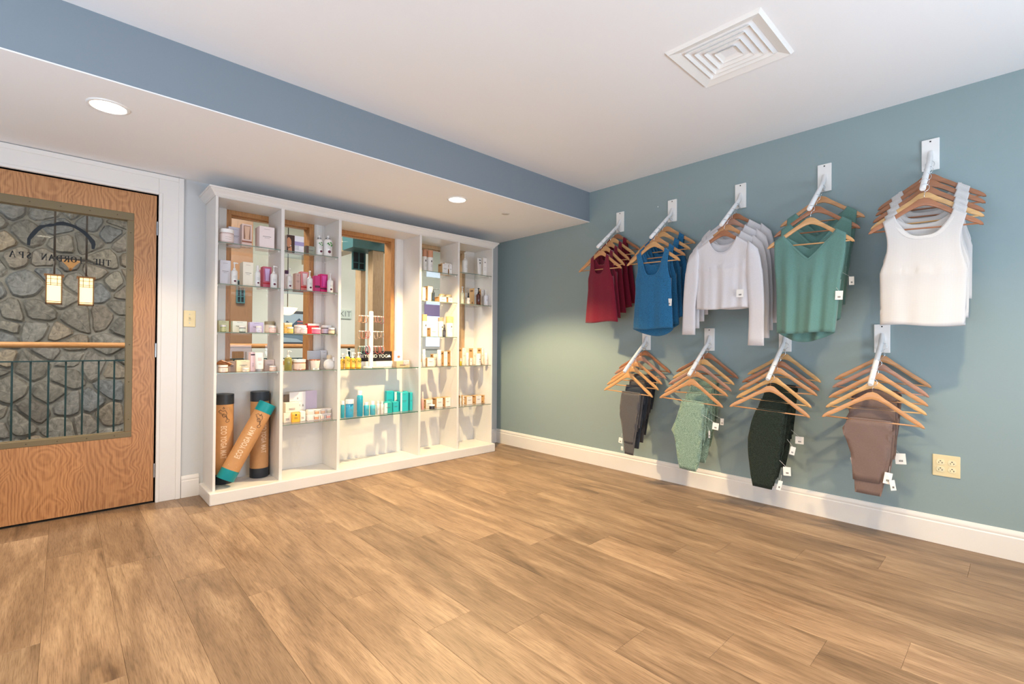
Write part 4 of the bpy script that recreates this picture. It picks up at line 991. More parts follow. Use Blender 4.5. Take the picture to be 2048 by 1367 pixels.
item('cyl', 5, 4, 950.8, 962, 706.5, 'white ribbed canister', y=-.24, cap=(240, 232, 224), split=.8)
item('kraft', 5, 4, 963, 971, 695.5, 'tall kraft sided box, third from left', y=-.18, d=.07)
item('bottle', 5, 4, 968.8, 975.6, 705, 'pink white bottle with black mark at the right', y=-.25, c=(238, 222, 216), cap=(238, 236, 234), fr=.8, cr=.9)
item('bottle', 5, 5, 919.6, 923, 785, 'tiny white bottle at the left end', y=-.24, fr=.6)
item('kraft', 5, 5, 925, 932, 791, 'pale square kraft box, first from left', y=-.17, d=.08)
item('kraft', 5, 5, 933.4, 944.8, 792, 'white kraft sided box, second from left', y=-.21, d=.08)
item('kraft', 5, 5, 951.8, 962.6, 790.5, 'white kraft sided box, third from left', y=-.21, d=.08)
item('kraft', 5, 5, 968.8, 978.5, 789.5, 'white kraft sided box at the right', y=-.21, d=.08)

# --- yoga mat tubes
def mat_tube(label, base, top, r, capc, rev=False, phi=0.0, logo=True):
    base = Vector(base); top = Vector(top); ax = (top-base); L_ = ax.length
    t = thing('yoga_mat_tube', label, 'yoga mat tube', base, group='yoga mat tubes')
    t.rotation_mode = 'QUATERNION'; t.rotation_quaternion = ax.to_track_quat('Z', 'Y') if abs(ax.normalized().z) < .9999 else Vector((0, 0, 1)).to_track_quat('Z', 'Y')
    b = MB(); ch = .07; b.lathe([(r, ch), (r, L_-ch)], 48); b.build('cardboard_tube', mat('kraft_card', (196, 146, 98), .65, noise=.08, nscale=30), t, auto=40)
    for z0, z1, nm in ((0, ch, 'bottom_cap'), (L_-ch, L_, 'top_cap')):
        b = MB(); b.lathe([(r*1.02, z0), (r*1.02, z1-.001), (r*.985, z1)] if z0 else [(r*1.0, 0), (r*1.02, .002), (r*1.02, z1)], 48); b.build(nm, capc, t, auto=40)
    if t.rotation_quaternion: pass
    # direction towards the camera in local space
    mw = Matrix.Translation(base) @ t.rotation_quaternion.to_matrix().to_4x4()
    cl = mw.inverted() @ Vector(CAM); a0 = math.atan2(cl.y, cl.x)+phi
    def wrap(pts, zc, scale_fn=None, rr=r+.0008):
        out = []
        for (sx, sz) in pts:   # sx: along circumference (metres), sz: along axis
            a = a0+sx/rr; out.append((rr*math.cos(a), rr*math.sin(a), zc+sz))
        return out
    vs, fs = text_tris('ECO YOGA MAT', .050, 1.12, .0016, 2)
    s = -1 if rev else 1
    b = MB(); b.add(wrap([(v[1]*-s*1.0, v[0]*s*.56) for v in vs], L_*.47), fs); b.build('lettering', mat('mat_print', (226, 196, 166), .6), t)
    # line drawing of curled figure and small triangle, thin strokes
    b = MB()
    def stroke(pts, wd=.0014, zc=0):
        for (p0, p1) in zip(pts[:-1], pts[1:]):
            d = np.array(p1)-np.array(p0); l = np.linalg.norm(d)+1e-9; n_ = np.array([-d[1], d[0]])/l*wd
            q_ = [np.array(p0)+n_, np.array(p1)+n_, np.array(p1)-n_, np.array(p0)-n_]
            v_ = wrap(q_, zc); b.add(v_, [(0, 1, 2, 3)])
    zc = L_*.76
    stroke([(-.035, .03), (-.02, .045), (-.005, .035), (.01, .04), (.02, .02), (.015, 0), (.0, -.008), (-.01, .006), (0, .018), (.012, .01)], zc=zc)
    stroke([(.015, 0), (.022, -.02), (.012, -.035), (.02, -.045), (.034, -.04), (.036, -.025), (.022, -.02)], zc=zc)
    for k_ in range(9): stroke([(-.03+.006*k_, .035-.004*k_), (-.024+.006*k_, .02-.005*k_)], .0008, zc)
    stroke([(0, L_*.5-.085), (.006, L_*.5-.098), (-.006, L_*.5-.098), (0, L_*.5-.085)], .0012, L_*.5)
    zc = L_*.2 if rev else L_*.16
    b.build('line_drawing', mat('mat_ink', (66, 52, 44), .6), t)
    b = MB(); stroke([(-.03, 0), (.03, 0)], .0018, L_-.1); stroke([(-.03, 0), (.03, 0)], .0018, .1); b.build('fine_print', MATS['mat_print'], t)
    return t
CAPB = mat('cap_black', (42, 46, 54), .45); CAPT = mat('cap_teal', (0, 138, 148), .4)
mat_tube('upright kraft yoga mat tube with black caps by the unit left side', (-2.672, -.105, ZP+.001), (-2.672, -.105, .708), .062, CAPB, rev=True)
mat_tube('upright kraft yoga mat tube with black caps behind the leaning one', (-2.435, -.095, ZP+.001), (-2.435, -.095, .712), .062, CAPB, rev=True, phi=.45)
c0 = at_y(450, 958, -.235); c1 = at_y(535.5, 806, -.225)
mat_tube('leaning kraft yoga mat tube with teal caps', (c0[0], c0[1], c0[2]), (c1[0], c1[1], c1[2]), .0575, CAPT)

# ================================================================== CLOTHES RAILS
RY = {1: -1.602, 2: -2.087, 3: -2.609, 4: -3.123, 5: -3.63, 6: -1.862, 7: -2.388, 8: -2.899, 9: -3.415}
RN = {1: 'first upper rail', 2: 'second upper rail', 3: 'third upper rail', 4: 'fourth upper rail', 5: 'last upper rail', 6: 'first lower rail', 7: 'second lower rail', 8: 'third lower rail', 9: 'last lower rail'}
WHO = {1: 'burgundy tank tops', 2: 'blue tank tops', 3: 'white long-sleeved tops', 4: 'green V-neck tops', 5: 'white mesh tank tops', 6: 'charcoal leggings', 7: 'heather green leggings', 8: 'black-green leggings', 9: 'brown leggings'}
SLOPE = .74; RL = .33
def rodz(k, d): return (2.118 if k <= 5 else 1.11)-SLOPE*d
for k, y in RY.items():
    zc = 2.138 if k <= 5 else 1.120; ph_ = .0875 if k <= 5 else .084
    t = thing('clothes_rail', 'white sloping wall rail holding the %s' % WHO[k], 'clothes rail', (0, y, zc), -PI/2, 'wall rails for clothes')
    b = MB(); b.box(-.038, .038, -.012, 0, -ph_, ph_); b.build('mounting_plate', PLASTW, t, bevel=.003)
    b = MB(); z0 = rodz(k, 0)+.0-zc
    b.tube([(0, -.006, z0+.035), (0, -.04, z0-.0-.02), (0, -RL+.004, rodz(k, RL)-zc+.003), (0, -RL, rodz(k, RL)-zc)], [.013, .0135, .0135, .010], 14); b.build('rod', PVC, t, auto=40)
    b = MB()
    for zz in (-ph_+.018, ph_-.014): b.lathe([(.0045, 0), (.0045, .001)], 10, (0, 0, 0)) if False else b.box(-.0035, .0035, -.0135, -.0118, zz-.0035, zz+.0035)
    b.build('screws', BLACK, t)['kind'] = 'stuff'
    b = MB(); b.tube([(0, -.012, z0-.06), (0, -.05, z0-.045)], .009, 10); b.build('strut', PVC, t, auto=40)

# hanger profile (local x along the bar, z up, origin at arm-tip height)
TOPC = [(0, .150), (.012, .149), (.024, .143), (.038, .131), (.055, .117), (.08, .100), (.11, .078), (.14, .057), (.17, .037), (.192, .022), (.207, .010), (.218, -.002), (.2215, -.010)]
BOTC = [(.219, -.0145), (.210, -.014), (.200, -.006), (.185, .001), (.17, .010), (.14, .030), (.11, .052), (.08, .074), (.055, .090), (.036, .100), (.018, .108), (0, .111)]
def htop(x):
    x = abs(x)
    return float(np.interp(x, [p[0] for p in TOPC], [p[1] for p in TOPC]))
def wood(c): return mat('hanger_wood_%d_%d' % c[:2], c, .32, noise=.22, nscale=5, coat=.15, stretch=(1, 4, 16))
HW = [(214, 164, 110), (204, 150, 102), (168, 112, 78), (220, 174, 116), (184, 138, 116)]
def hanger_mesh():
    b = MB(); poly = [(x, z) for x, z in TOPC]+[(x, z) for x, z in BOTC]
    poly = poly+[(-x, z) for x, z in reversed(BOTC[:-1])]+[(-x, z) for x, z in reversed(TOPC[1:])]
    # split into quads strip for clean faces: build strip between top and bottom samples
    xs = [-.2215, -.2185, -.21, -.2, -.19, -.17, -.14, -.11, -.08, -.055, -.036, -.02, 0, .02, .036, .055, .08, .11, .14, .17, .19, .2, .21, .2185, .2215]
    bx = [p[0] for p in BOTC][::-1]; bz = [p[1] for p in BOTC][::-1]
    vs = []
    for x in xs:
        zt = htop(x); zb = float(np.interp(abs(x), bx, bz)); hy = .0062
        if abs(x) > .2: zb = min(zb, zt-.006)
        # slight sweep forward at the ends, rounded section
        sw_ = -.010*(abs(x)/.22)**2
        e = min(.004, (zt-zb)*.3)
        vs += [(x, sw_-hy+.002, zt), (x, sw_+hy-.002, zt), (x, sw_+hy, zt-e), (x, sw_+hy, zb+e), (x, sw_+hy-.002, zb), (x, sw_-hy+.002, zb), (x, sw_-hy, zb+e), (x, sw_-hy, zt-e)]
    n = 8; m = len(xs)
    b.add(vs, [(i*n+k, i*n+(k+1) % n, (i+1)*n+(k+1) % n, (i+1)*n+k) for i in range(m-1) for k in range(n)]+[tuple(range(n)), tuple((m-1)*n+k for k in range(n))])
    return b
def hook_mesh(gap):
    b = MB(); zr = .15+gap   # rod centre height above tips
    R_ = .019; pts = [(0, 0, .142), (0, 0, zr-R_-.012), (.003, 0, zr-R_-.004)]
    for k in range(13):
        a = -PI/2+math.radians(18)+k*math.radians(245)/12
        pts.append((R_*math.cos(a), 0, zr+R_*math.sin(a)))
    b.tube(pts, .0013, 6); return b
SRC = {}
def hanger(k, i, d, phi, tilt, ci, label, side=1):
    z0 = rodz(k, d)-.215+.0135
    y = RY[k]
    L = Vector((-math.sin(phi), -math.cos(phi), 0)); rz = math.atan2(L.y, L.x)
    t = thing('coat_hanger', label, 'hanger', (-d, y, z0), rot=(0, tilt, rz), group='wooden hangers on the %s' % RN[k])
    W_ = wood(HW[ci % 5])
    if 'h' not in SRC:
        SRC['h'] = hanger_mesh().build('hanger_body', W_, t, auto=50)
        b = MB(); b.tube([(-.204, -.008, -.006), (.204, -.008, -.006)], .0042, 8); SRC['b'] = b.build('trouser_bar', W_, t, smooth=True)
        SRC['k'] = hook_mesh(.0515).build('hook', CHROME, t, smooth=True)
        hb = [SRC['h'], SRC['b'], SRC['k']]
        t['hb'] = 1
    else:
        for s_ in ('h', 'b', 'k'):
            o = SRC[s_].copy(); COL.objects.link(o); o.parent = t
            if s_ != 'k':
                o.data = mesh_variant(SRC[s_].data, W_)
    return t
_var = {}
def mesh_variant(me, m_):
    key = (me.name, m_.name)
    if me.materials[0] == m_: return me
    if key not in _var:
        c = me.copy(); c.materials[0] = m_; _var[key] = c
    return _var[key]

def sheet(b, P, sign, seed):
    """one face (front sign=-1 / back sign=+1) of a sleeveless or sleeved body"""
    NA, NZ = 44, 26
    rs = random.Random(seed); ph = [rs.uniform(0, 6.28) for _ in range(4)]
    an = P['xi']/P['xo']
    A = []
    for j in range(NA+1): A.append(-1+2*j/NA)
    A = sorted(A+[-an, -an-.012, -an+.012, an, an-.012, an+.012])
    zn = P['neck'] if sign < 0 else P['neckb']
    base = len(b.v); vs = []
    hd = P.get('drop', 0) if sign > 0 else 0
    for a in A:
        if abs(a) >= an: zt = htop(a*P['xo'])+.003
        else:
            zt = zn+(htop(P['xi'])+.003-zn)*(abs(a)/an)**P['pow']
        hem = P['hem']-hd*(1-a*a)+.006*math.sin(3*a+ph[0])
        for k in range(NZ+1):
            f = k/NZ; z = hem+(zt-hem)*f
            za = P['arm']
            if z > za:
                ztt = htop(P['xo'])
                t_ = min(1, (z-za)/(ztt-za)); w_ = P['xo']+(P['wa']-P['xo'])*(1-t_)**P.get('ap', 2.2)-P.get('ain', 0)*math.sin(PI*t_)
                if z > ztt: w_ = P['xo']
            else:
                t_ = (z-P['hem'])/(za-P['hem']); w_ = P['wh']+(P['wa']-P['wh'])*max(0, min(1, t_))**1.0-P.get('waist', 0)*math.sin(PI*max(0, min(1, t_)))
            x = a*w_
            if z > za:
                dm = .0115+.010*(1-min(1, (z-za)/(-za+.1)))*math.sqrt(max(0, 1-a*a)); dd = dm
            else:
                t2 = (za-z)/(za-P['hem']); full = P['D']*(.75+.45*t2)
                dd = full*math.sqrt(max(0, 1-a*a))*.9+.0115*max(0, 1-t2*4)
            fold = P['fold']*(1-f)**.8*(math.sin(a*P.get('fr', 9)+ph[1])+.5*math.sin(a*P.get('fr', 9)*1.9+ph[2]))*math.sqrt(max(0, 1-a**4))
            x += P.get('lean', 0)*(1-f)
            y = sign*dd+fold*(1 if sign < 0 else .6)+P.get('sweep', 0)*(1-f)
            sw_ = -.010*(x/.22)**2*max(0, min(1, (z+.05)/.12))
            vs.append((x, y+sw_, z))
    n = NZ+1; fs = []
    for j in range(len(A)-1):
        for k in range(NZ): fs.append((j*n+k, (j+1)*n+k, (j+1)*n+k+1, j*n+k+1))
    b.add(vs, fs)
    return base, n, A, an
def top_mesh(P, seed=0):
    b = MB(); b0, n, A, an = sheet(b, P, -1, seed); b1, _, _, _ = sheet(b, P, 1, seed+1)
    fs = []
    for j in range(len(A)-1):
        if (abs(A[j]) >= an-1e-6 and abs(A[j+1]) >= an-1e-6 and A[j]*A[j+1] > 0):
            fs.append((b0+j*n+n-1, b0+(j+1)*n+n-1, b1+(j+1)*n+n-1, b1+j*n+n-1))
    b.f += fs; b.m += [0]*len(fs)
    # side seams below the armhole
    J = len(A)-1
    for j in (0, J):
        for k in range(n-1):
            if b.v[b0+j*n+k+1][2] < P['arm']+.005:
                b.f.append((b0+j*n+k, b0+j*n+k+1, b1+j*n+k+1, b1+j*n+k)); b.m.append(0)
    return b
def band_mesh(P):
    """ribbed binding along the front neckline"""
    b = MB(); an = P['xi']/P['xo']; pts = []
    for j in range(33):
        a = -an+2*an*j/32; zt = P['neck']+(htop(P['xi'])+.003-P['neck'])*(abs(a)/an)**P['pow']
        za = P['arm']; ztt = htop(P['xo']); t_ = max(0, min(1, (zt-za)/(ztt-za))); w_ = P['xo']+(P['wa']-P['xo'])*(1-t_)**P.get('ap', 2.2)
        dm = .0115+.010*(1-min(1, (zt-za)/(-za+.1)))*math.sqrt(max(0, 1-a*a))
        pts.append((a*w_, -dm-.001, zt))
    vs = []
    for j, q in enumerate(pts):
        d = Vector(pts[min(j+1, 32)])-Vector(pts[max(j-1, 0)]); n_ = Vector((d.z, 0, -d.x)).normalized()
        wd = P.get('band', .009); vs += [q, (q[0]+n_.x*wd, q[1]-.0012, q[2]+n_.z*wd)]
    b.add(vs, [(2*j, 2*j+2, 2*j+3, 2*j+1) for j in range(32)]); return b
def sleeve(b, sx, P, rs):
    n = 14; rings = 12; vs = []; ph = rs.uniform(0, 6)
    for q in range(rings+1):
        f = q/rings
        z = .015+(P['sl']-.015)*f; xc = sx*(.196+.028*min(1, f*1.6)); hw = .038+.012*math.sin(PI*min(1, f*1.4))*(1-f)+.010*f; hy = .0175*(1-f*.35)+.004*math.sin(5*f+ph)
        if q == 0: hw = .030; hy = .0135; z = .028
        for i in range(n):
            a = 2*PI*i/n; ca = math.cos(a); sa = math.sin(a)
            ca = math.copysign(abs(ca)**.7, ca); vs.append((xc+hw*ca, hy*sa*(.85+.15*math.cos(3*a+ph))-.004-.010*(1-f)**2, z+(.030*(-sx*ca)*(1-f) if q < 3 else 0)))
    b.add(vs, [(q*n+i, q*n+(i+1) % n, (q+1)*n+(i+1) % n, (q+1)*n+i) for q in range(rings) for i in range(n)]+[tuple(range(n))])
PT = {
 1: dict(hem=-.44, wh=.170, wa=.125, arm=-.075, xi=.066, xo=.094, neck=-.040, neckb=.035, pow=3.2, D=.016, fold=.003, fr=5, lean=0.02, drop=0, band=.006),
 2: dict(hem=-.510, wh=.168, wa=.145, arm=-.13, xi=.100, xo=.138, neck=-.100, neckb=-.02, pow=3.4, D=.022, fold=.004, fr=6, drop=.055, ain=.014, lean=.003, band=.007),
 3: dict(hem=-.375, wh=.175, wa=.178, arm=-.10, xi=.092, xo=.188, neck=.0, neckb=.055, pow=2.4, D=.022, fold=.006, fr=9, drop=.0, sl=-.55, ap=1.5),
 4: dict(hem=-.525, wh=.150, wa=.165, arm=-.215, xi=.135, xo=.182, neck=-.09, neckb=-.03, pow=1.15, D=.026, fold=.014, fr=8, drop=.05, band=.010, lean=-.012),
 5: dict(hem=-.500, wh=.165, wa=.170, arm=-.22, xi=.115, xo=.162, neck=-.045, neckb=.02, pow=3.0, D=.026, fold=.003, fr=6, ain=.022, band=.016, lean=.0)}
FAB = {1: fabric('burgundy_jersey', (120, 14, 42), .12), 2: fabric('blue_heather', (40, 112, 160), .22), 3: fabric('white_jersey', (214, 211, 214), .02),
       4: fabric('sage_jersey', (98, 136, 128), .05), 5: fabric('white_mesh', (205, 202, 200), 0, knit=1),
       6: fabric('charcoal_stretch', (86, 84, 86), .06, rough=.6), 7: fabric('green_heather', (148, 172, 156), .34, sheen=.3, col2=(92, 120, 106)), 8: fabric('black_green_heather', (40, 52, 44), .5, sheen=.15),
       9: fabric('brown_stretch', (122, 100, 92), .05, rough=.65)}
FAB6 = [FAB[6], fabric('navy_stretch', (52, 60, 72), .08, rough=.6), fabric('dark_grey_stretch', (70, 70, 74), .05, rough=.6)]
SETS = {  # distance from wall, yaw deg, tilt deg for each hanger, front first
 1: [(.290, 3, 2.5), (.232, 6, 6), (.172, 3, 5), (.112, 0, 2), (.052, -4, 1)],
 2: [(.292, 1, 2), (.236, -5, .5), (.160, -6, 1), (.090, -8, 0)],
 3: [(.300, 0, 3), (.235, -4, 2), (.165, -2, 2), (.095, -6, 2)],
 4: [(.325, -2, 2.5), (.200, -5, 1.7), (.085, -8, 1)],
 5: [(.318, -8, 2), (.262, -8, 0), (.205, -10, 1), (.130, -8, 1), (.068, -6, 1)],
 6: [(.270, 1, 2.6), (.208, -6, 2.1), (.155, -5.7, 1.5), (.095, -7, 3), (.035, -7, 2.7)],
 7: [(.298, -5.7, 4), (.225, -6.7, 0), (.166, -6.7, 3), (.110, -4, 3), (.050, -7, 4)],
 8: [(.312, -10, 4), (.240, 3, 2.7), (.165, -9, 1), (.112, -9, 4), (.045, 2, 3.7)],
 9: [(.314, -9, 2.5), (.240, -9, .5), (.178, -11, 2), (.110, 0, 3), (.048, -8, 3)]}
HCOL = {1: [1, 0, 1, 0, 2], 2: [0, 1, 0, 1], 3: [2, 1, 4, 2], 4: [0, 2, 1], 5: [2, 3, 2, 2, 2], 6: [0, 0, 1, 4, 2], 7: [1, 1, 4, 3, 2], 8: [1, 3, 1, 2, 3], 9: [1, 3, 1, 4, 1]}
ORD = ['front', 'second', 'third', 'fourth', 'rearmost']
def price_tag(parent_obj, u, v, w_, h_, d, ang=0, yaw=0):
    """paper tag hung on a garment, given in photograph pixels at distance d from the wall"""
    P_ = Vector(at_x(u, v, -d-(.034 if 'sleeved' in parent_obj.name else .012))); loc = parent_obj.matrix_world.inverted() @ P_
    b = MB(); b.box(-w_/2, w_/2, -.0006, .0006, -h_/2, h_/2); o = b.build('price_tag', mat('tag_paper', (238, 234, 228), .6), parent_obj); o.location = loc; o.rotation_euler = (0, ang, yaw)
    b = MB(); 
    for k_ in range(7): b.box(-w_*.16+k_*w_*.055, -w_*.16+k_*w_*.055+w_*.03, -.001, -.0006, -h_*.28, -h_*.10)
    b.build('barcode', BLACK, o)
    b = MB(); lim = (.128 if 'leggings' not in parent_obj.name else .088)
    tx = max(-.045, min(lim, loc.x))-loc.x
    b.tube([(0, 0, h_/2-.004), (tx*.6, .003, h_/2+.02), (tx, .006, h_/2+.035)], .0006, 5); b.build('string', PLASTW, o)
TAGS = {(2, 0): [(1338, 604, .042, .052, .05, 0)], (3, 0): [(1480, 586, .045, .05, 0, 0)], (4, 0): [(1678, 590, .036, .050, .03, 0)], (4, 1): [(1703, 561, .026, .048, -.03, .5)],
        (6, 0): [(1241, 880, .034, .042, .1, 0), (1244, 896, .02, .03, .0, 0)], (7, 0): [(1431, 852, .040, .046, .05, 0)], (7, 2): [(1444, 843, .022, .046, 0, .5)], (7, 1): [(1418.5, 868, .014, .05, 0, 1)],
        (8, 2): [(1599, 880, .045, .045, .0, 0)], (8, 1): [(1585, 901, .028, .05, .15, .3)], (8, 0): [(1574, 942, .040, .052, -.1, 0), (1559, 970, .024, .058, .18, .4)],
        (9, 2): [(1801, 917, .046, .058, -.12, 0)], (9, 0): [(1775.5, 956, .034, .060, .12, .2), (1785.5, 970, .024, .054, -.2, .3)], (9, 1): [(1707, 923, .022, .05, -.2, 0)]}
GN = {1: ('tank_top', 'burgundy tank top', 'tank top'), 2: ('tank_top', 'heather blue scoop tank top', 'tank top'), 3: ('long_sleeved_top', 'white cropped long-sleeved top', 'top'), 4: ('v_neck_top', 'sage green sleeveless V-neck top', 'top'), 5: ('mesh_tank_top', 'white mesh tank top', 'tank top'),
      6: ('folded_leggings', 'charcoal leggings folded over the bar', 'leggings'), 7: ('folded_leggings', 'heather green leggings folded over the bar', 'leggings'), 8: ('folded_leggings', 'black-green leggings folded over the bar', 'leggings'), 9: ('folded_leggings', 'brown leggings folded over the bar', 'leggings')}
LEG = {  # front layer outline: (z, left, right) from bar down, local x
 6: [(-.003, -.050, .118), (-.06, -.058, .112), (-.13, -.064, .105), (-.20, -.060, .095), (-.255, -.040, .088), (-.33, -.026, .078), (-.395, -.016, .070)],
 7: [(-.003, -.060, .098), (-.06, -.070, .096), (-.14, -.090, .094), (-.225, -.118, .094), (-.27, -.092, .094), (-.35, -.075, .092), (-.42, -.062, .086), (-.485, -.042, .074)],
 8: [(-.003, -.066, .085), (-.08, -.088, .082), (-.19, -.102, .080), (-.28, -.096, .076), (-.36, -.082, .072), (-.43, -.070, .062), (-.485, -.055, .052)],
 9: [(-.003, -.102, .085), (-.035, -.112, .085), (-.075, -.132, .085), (-.10, -.112, .084), (-.19, -.082, .080), (-.25, -.074, .068), (-.33, -.066, .052)]}
def leggings_mesh(k, i, seed):
    rs = random.Random(seed); b = MB(); out = LEG[k]; cuff = {6: -.25, 7: -.365, 8: -.355, 9: -.195}[k]
    for layer in range(2):
        oy = -.0150+.0035*layer if layer == 0 else -.0105
        sc = 1.0 if layer == 0 else (1.22 if k in (6, 9) else .97)
        dx = 0 if layer == 0 else (.012 if k != 6 else .010)
        jit = rs.uniform(-.01, .01)
        # path: back bottom -> over bar -> front bottom
        zs_f = [-.012, -.03, -.06, -.09, -.12, -.155, -.19, -.225, -.26, -.30, -.34, -.38, -.42, -.46, -.485]
        zmin = out[-1][0]*sc+jit
        zs_f = [z for z in zs_f if z > zmin+.01]+[zmin]
        pts = [(.009, z) for z in reversed([-.02, -.06, -.12, -.18, -.24, -.30*(.9 if layer else 1)])]
        r0 = .0055+(.004 if layer == 0 else 0)
        for a in (150, 110, 70, 30): pts.append((-.008-r0*math.cos(math.radians(180-a)) if False else -.008+r0*math.cos(math.radians(180-a))*-1, -.006+r0*math.sin(math.radians(a))))
        pts += [(oy-.008*1 if False else oy, z) for z in zs_f]
        N_ = 9; ring = []
        zz = [o[0]*sc for o in out][::-1]; ll = [o[1] for o in out][::-1]; rr = [o[2] for o in out][::-1]
        for (y, z) in pts:
            back = y > 0
            zq = max(min(z, zz[-1]), zz[0])
            l = float(np.interp(zq, zz, ll))+dx; r = float(np.interp(zq, zz, rr))+dx*.6
            if back: l = max(l, -.055 if k != 9 else -.08)+.006; r = r+.012
            row = []
            for q in range(N_):
                a = q/(N_-1); x = l+(r-l)*a
                th = .0030 if layer == 0 else .0026
                bul = th*math.sin(PI*min(1, max(0, a)))**.5 if 0 < a < 1 else 0
                wr = .0012*math.sin(7*a+z*40+seed)
                seam = .0012 if abs(z-cuff) < .012 and not back else 0
                row.append((x, y, z, bul+seam, wr))
            ring.append(row)
        m = len(pts); vs = []; 
        for j, row in enumerate(ring):
            # normal in yz plane
            p0, p1 = pts[max(0, j-1)], pts[min(m-1, j+1)]; dy, dz = p1[0]-p0[0], p1[1]-p0[1]; l_ = math.hypot(dy, dz)+1e-9; ny, nz = dz/l_, -dy/l_
            for (x, y, z, t_, wr) in row: vs.append((x, y+ny*(t_+wr), z+nz*t_))
            for (x, y, z, t_, wr) in reversed(row): vs.append((x, y-ny*(t_*.4)+.0001, z-nz*t_*.4))
        n = 2*N_
        b.add(vs, [(j*n+q, j*n+(q+1) % n, (j+1)*n+(q+1) % n, (j+1)*n+q) for j in range(m-1) for q in range(n)]+[tuple(range(n)), tuple((m-1)*n+q for q in range(n))])
    return b
bare = {(6, 4), (7, 4), (8, 4), (9, 4)}
bpy.context.view_layer.update()
for k in range(1, 10):
    for i, (d, phi, tilt) in enumerate(SETS[k]):
        h = hanger(k, i, d, math.radians(phi), math.radians(tilt), HCOL[k][i], '%s wooden hanger on the %s with the %s' % (ORD[i] if i < len(SETS[k])-1 else 'rearmost', RN[k], WHO[k]))
        if (k, i) in bare:
            h['label'] = 'rearmost wooden hanger, empty, on the %s against the wall' % RN[k]; continue
        nm, ds, ct = GN[k]; pos = ORD[i] if i < len(SETS[k])-1 else 'rearmost'
        lab = '%s, %s on the %s' % (ds, {'front': 'frontmost', 'second': 'second from the front', 'third': 'third from the front', 'fourth': 'fourth from the front', 'rearmost': 'rearmost'}[pos], RN[k])
        g = thing(nm, lab, ct, h.location, rot=tuple(h.rotation_euler), group='%s on the %s' % (ds.split(' folded')[0]+'s' if k < 6 else ds.split(' folded')[0], RN[k]))
        rs = random.Random(k*10+i)
        g.rotation_euler = (h.rotation_euler[0], h.rotation_euler[1]*(.4 if k < 6 else .9), h.rotation_euler[2])
        if k < 6:
            P = dict(PT[k]); P['hem'] += rs.uniform(-.008, .008); P['lean'] = P.get('lean', 0)+(rs.uniform(-.01, .012) if i else 0)
            if i: P['D'] *= .8; P['fold'] *= .8
            b = top_mesh(P, k*31+i*7)
            if k == 3:
                for sx in (-1, 1): sleeve(b, sx, dict(P, sl=P['sl']+(.0 if sx < 0 else -.065)), rs)
            b.build('garment_body', FAB[k], g, smooth=True, solid=.0012)
            if k != 3:
                bb = band_mesh(P); bb.build('neckline_band', FAB[k] if k != 5 else fabric('white_rib', (214, 211, 208), .03) if 'white_rib' not in MATS else MATS['white_rib'], g, smooth=True)
            else:
                P2 = dict(P, band=.006); band_mesh(P2).build('neckline_band', FAB[3], g, smooth=True)
        else:
            fb = FAB[k] if k != 6 else FAB6[[0, 1, 2, 1, 0][i]]
            b = leggings_mesh(k, i, k*5+i); b.build('leggings_body', fb, g, smooth=True)
        bpy.context.view_layer.update()
        for (u, v, w_, h_, an_, yw) in TAGS.get((k, i), []): price_tag(g, u, v, w_, h_, d, an_, yw)
# small label prints inside necks, cuff emblems
for k, i, x, z, w_ in ((1, 0, 0, .012, .03), (5, 0, -.01, .0, .012), (3, 0, .012, .035, .006)):
    pass

# ================================================================== CORRIDOR BEYOND
SY = 3.3
b = MB(); b.box(-6.6, 4.2, .15, 2.12, -.08, 0); struct(b.build('floor_corridor', mat('corridor_carpet', (120, 116, 100), .95, noise=.2, nscale=60)))
b = MB(); b.box(-6.6, 4.2, 2.12, 3.6, -.9, -.8); struct(b.build('floor_lower', MATS['corridor_carpet']))
b = MB(); b.box(-6.6, 4.2, .15, 3.6, 2.85, 2.95); struct(b.build('ceiling_corridor', mat('corridor_ceiling', (232, 226, 196), .9)))
b = MB(); b.box(-2.2, 4.2, SY, SY+.15, -.9, 2.9); struct(b.build('wall_corridor_back', CORW))
b = MB(); b.box(-6.75, -6.6, .15, 3.6, -.9, 2.9); struct(b.build('wall_corridor_left', CORW))
b = MB(); b.box(4.2, 4.35, .15, 3.6, -.9, 2.9); struct(b.build('wall_corridor_right', CORW))
# stone wall: Voronoi fieldstones
SX0, SX1, SZ0, SZ1 = -5.3, -2.25, -.55, 2.85
b = MB(); b.box(-6.6, -2.2, SY+.03, SY+.2, -.9, 2.9); stonew = struct(b.build('wall_stone', MORTAR))
rs = random.Random(11); pts = []
while len(pts) < 215:
    p_ = (rs.uniform(SX0, SX1), rs.uniform(SZ0, SZ1)); ok = True
    mn = rs.choice([.12, .15, .19, .25])
    for q in pts:
        if (p_[0]-q[0])**2*.62+(p_[1]-q[1])**2*1.35 < mn*mn*.8: ok = False; break
    if ok or rs.random() < .0006: pts.append(p_)
    if rs.random() < .00002: break
def cell(c, others):
    poly = [(SX0-.1, SZ0-.1), (SX1+.1, SZ0-.1), (SX1+.1, SZ1+.1), (SX0-.1, SZ1+.1)]
    for o in others:
        mx, mz = (c[0]+o[0])/2, (c[1]+o[1])/2; nx, nz = o[0]-c[0], o[1]-c[1]; out = []
        for i in range(len(poly)):
            a, d = poly[i], poly[(i+1) % len(poly)]; da = (a[0]-mx)*nx+(a[1]-mz)*nz; dd = (d[0]-mx)*nx+(d[1]-mz)*nz
            if da <= 0: out.append(a)
            if da*dd < 0: t_ = da/(da-dd); out.append((a[0]+(d[0]-a[0])*t_, a[1]+(d[1]-a[1])*t_))
        poly = out
        if len(poly) < 3: return []
    return poly
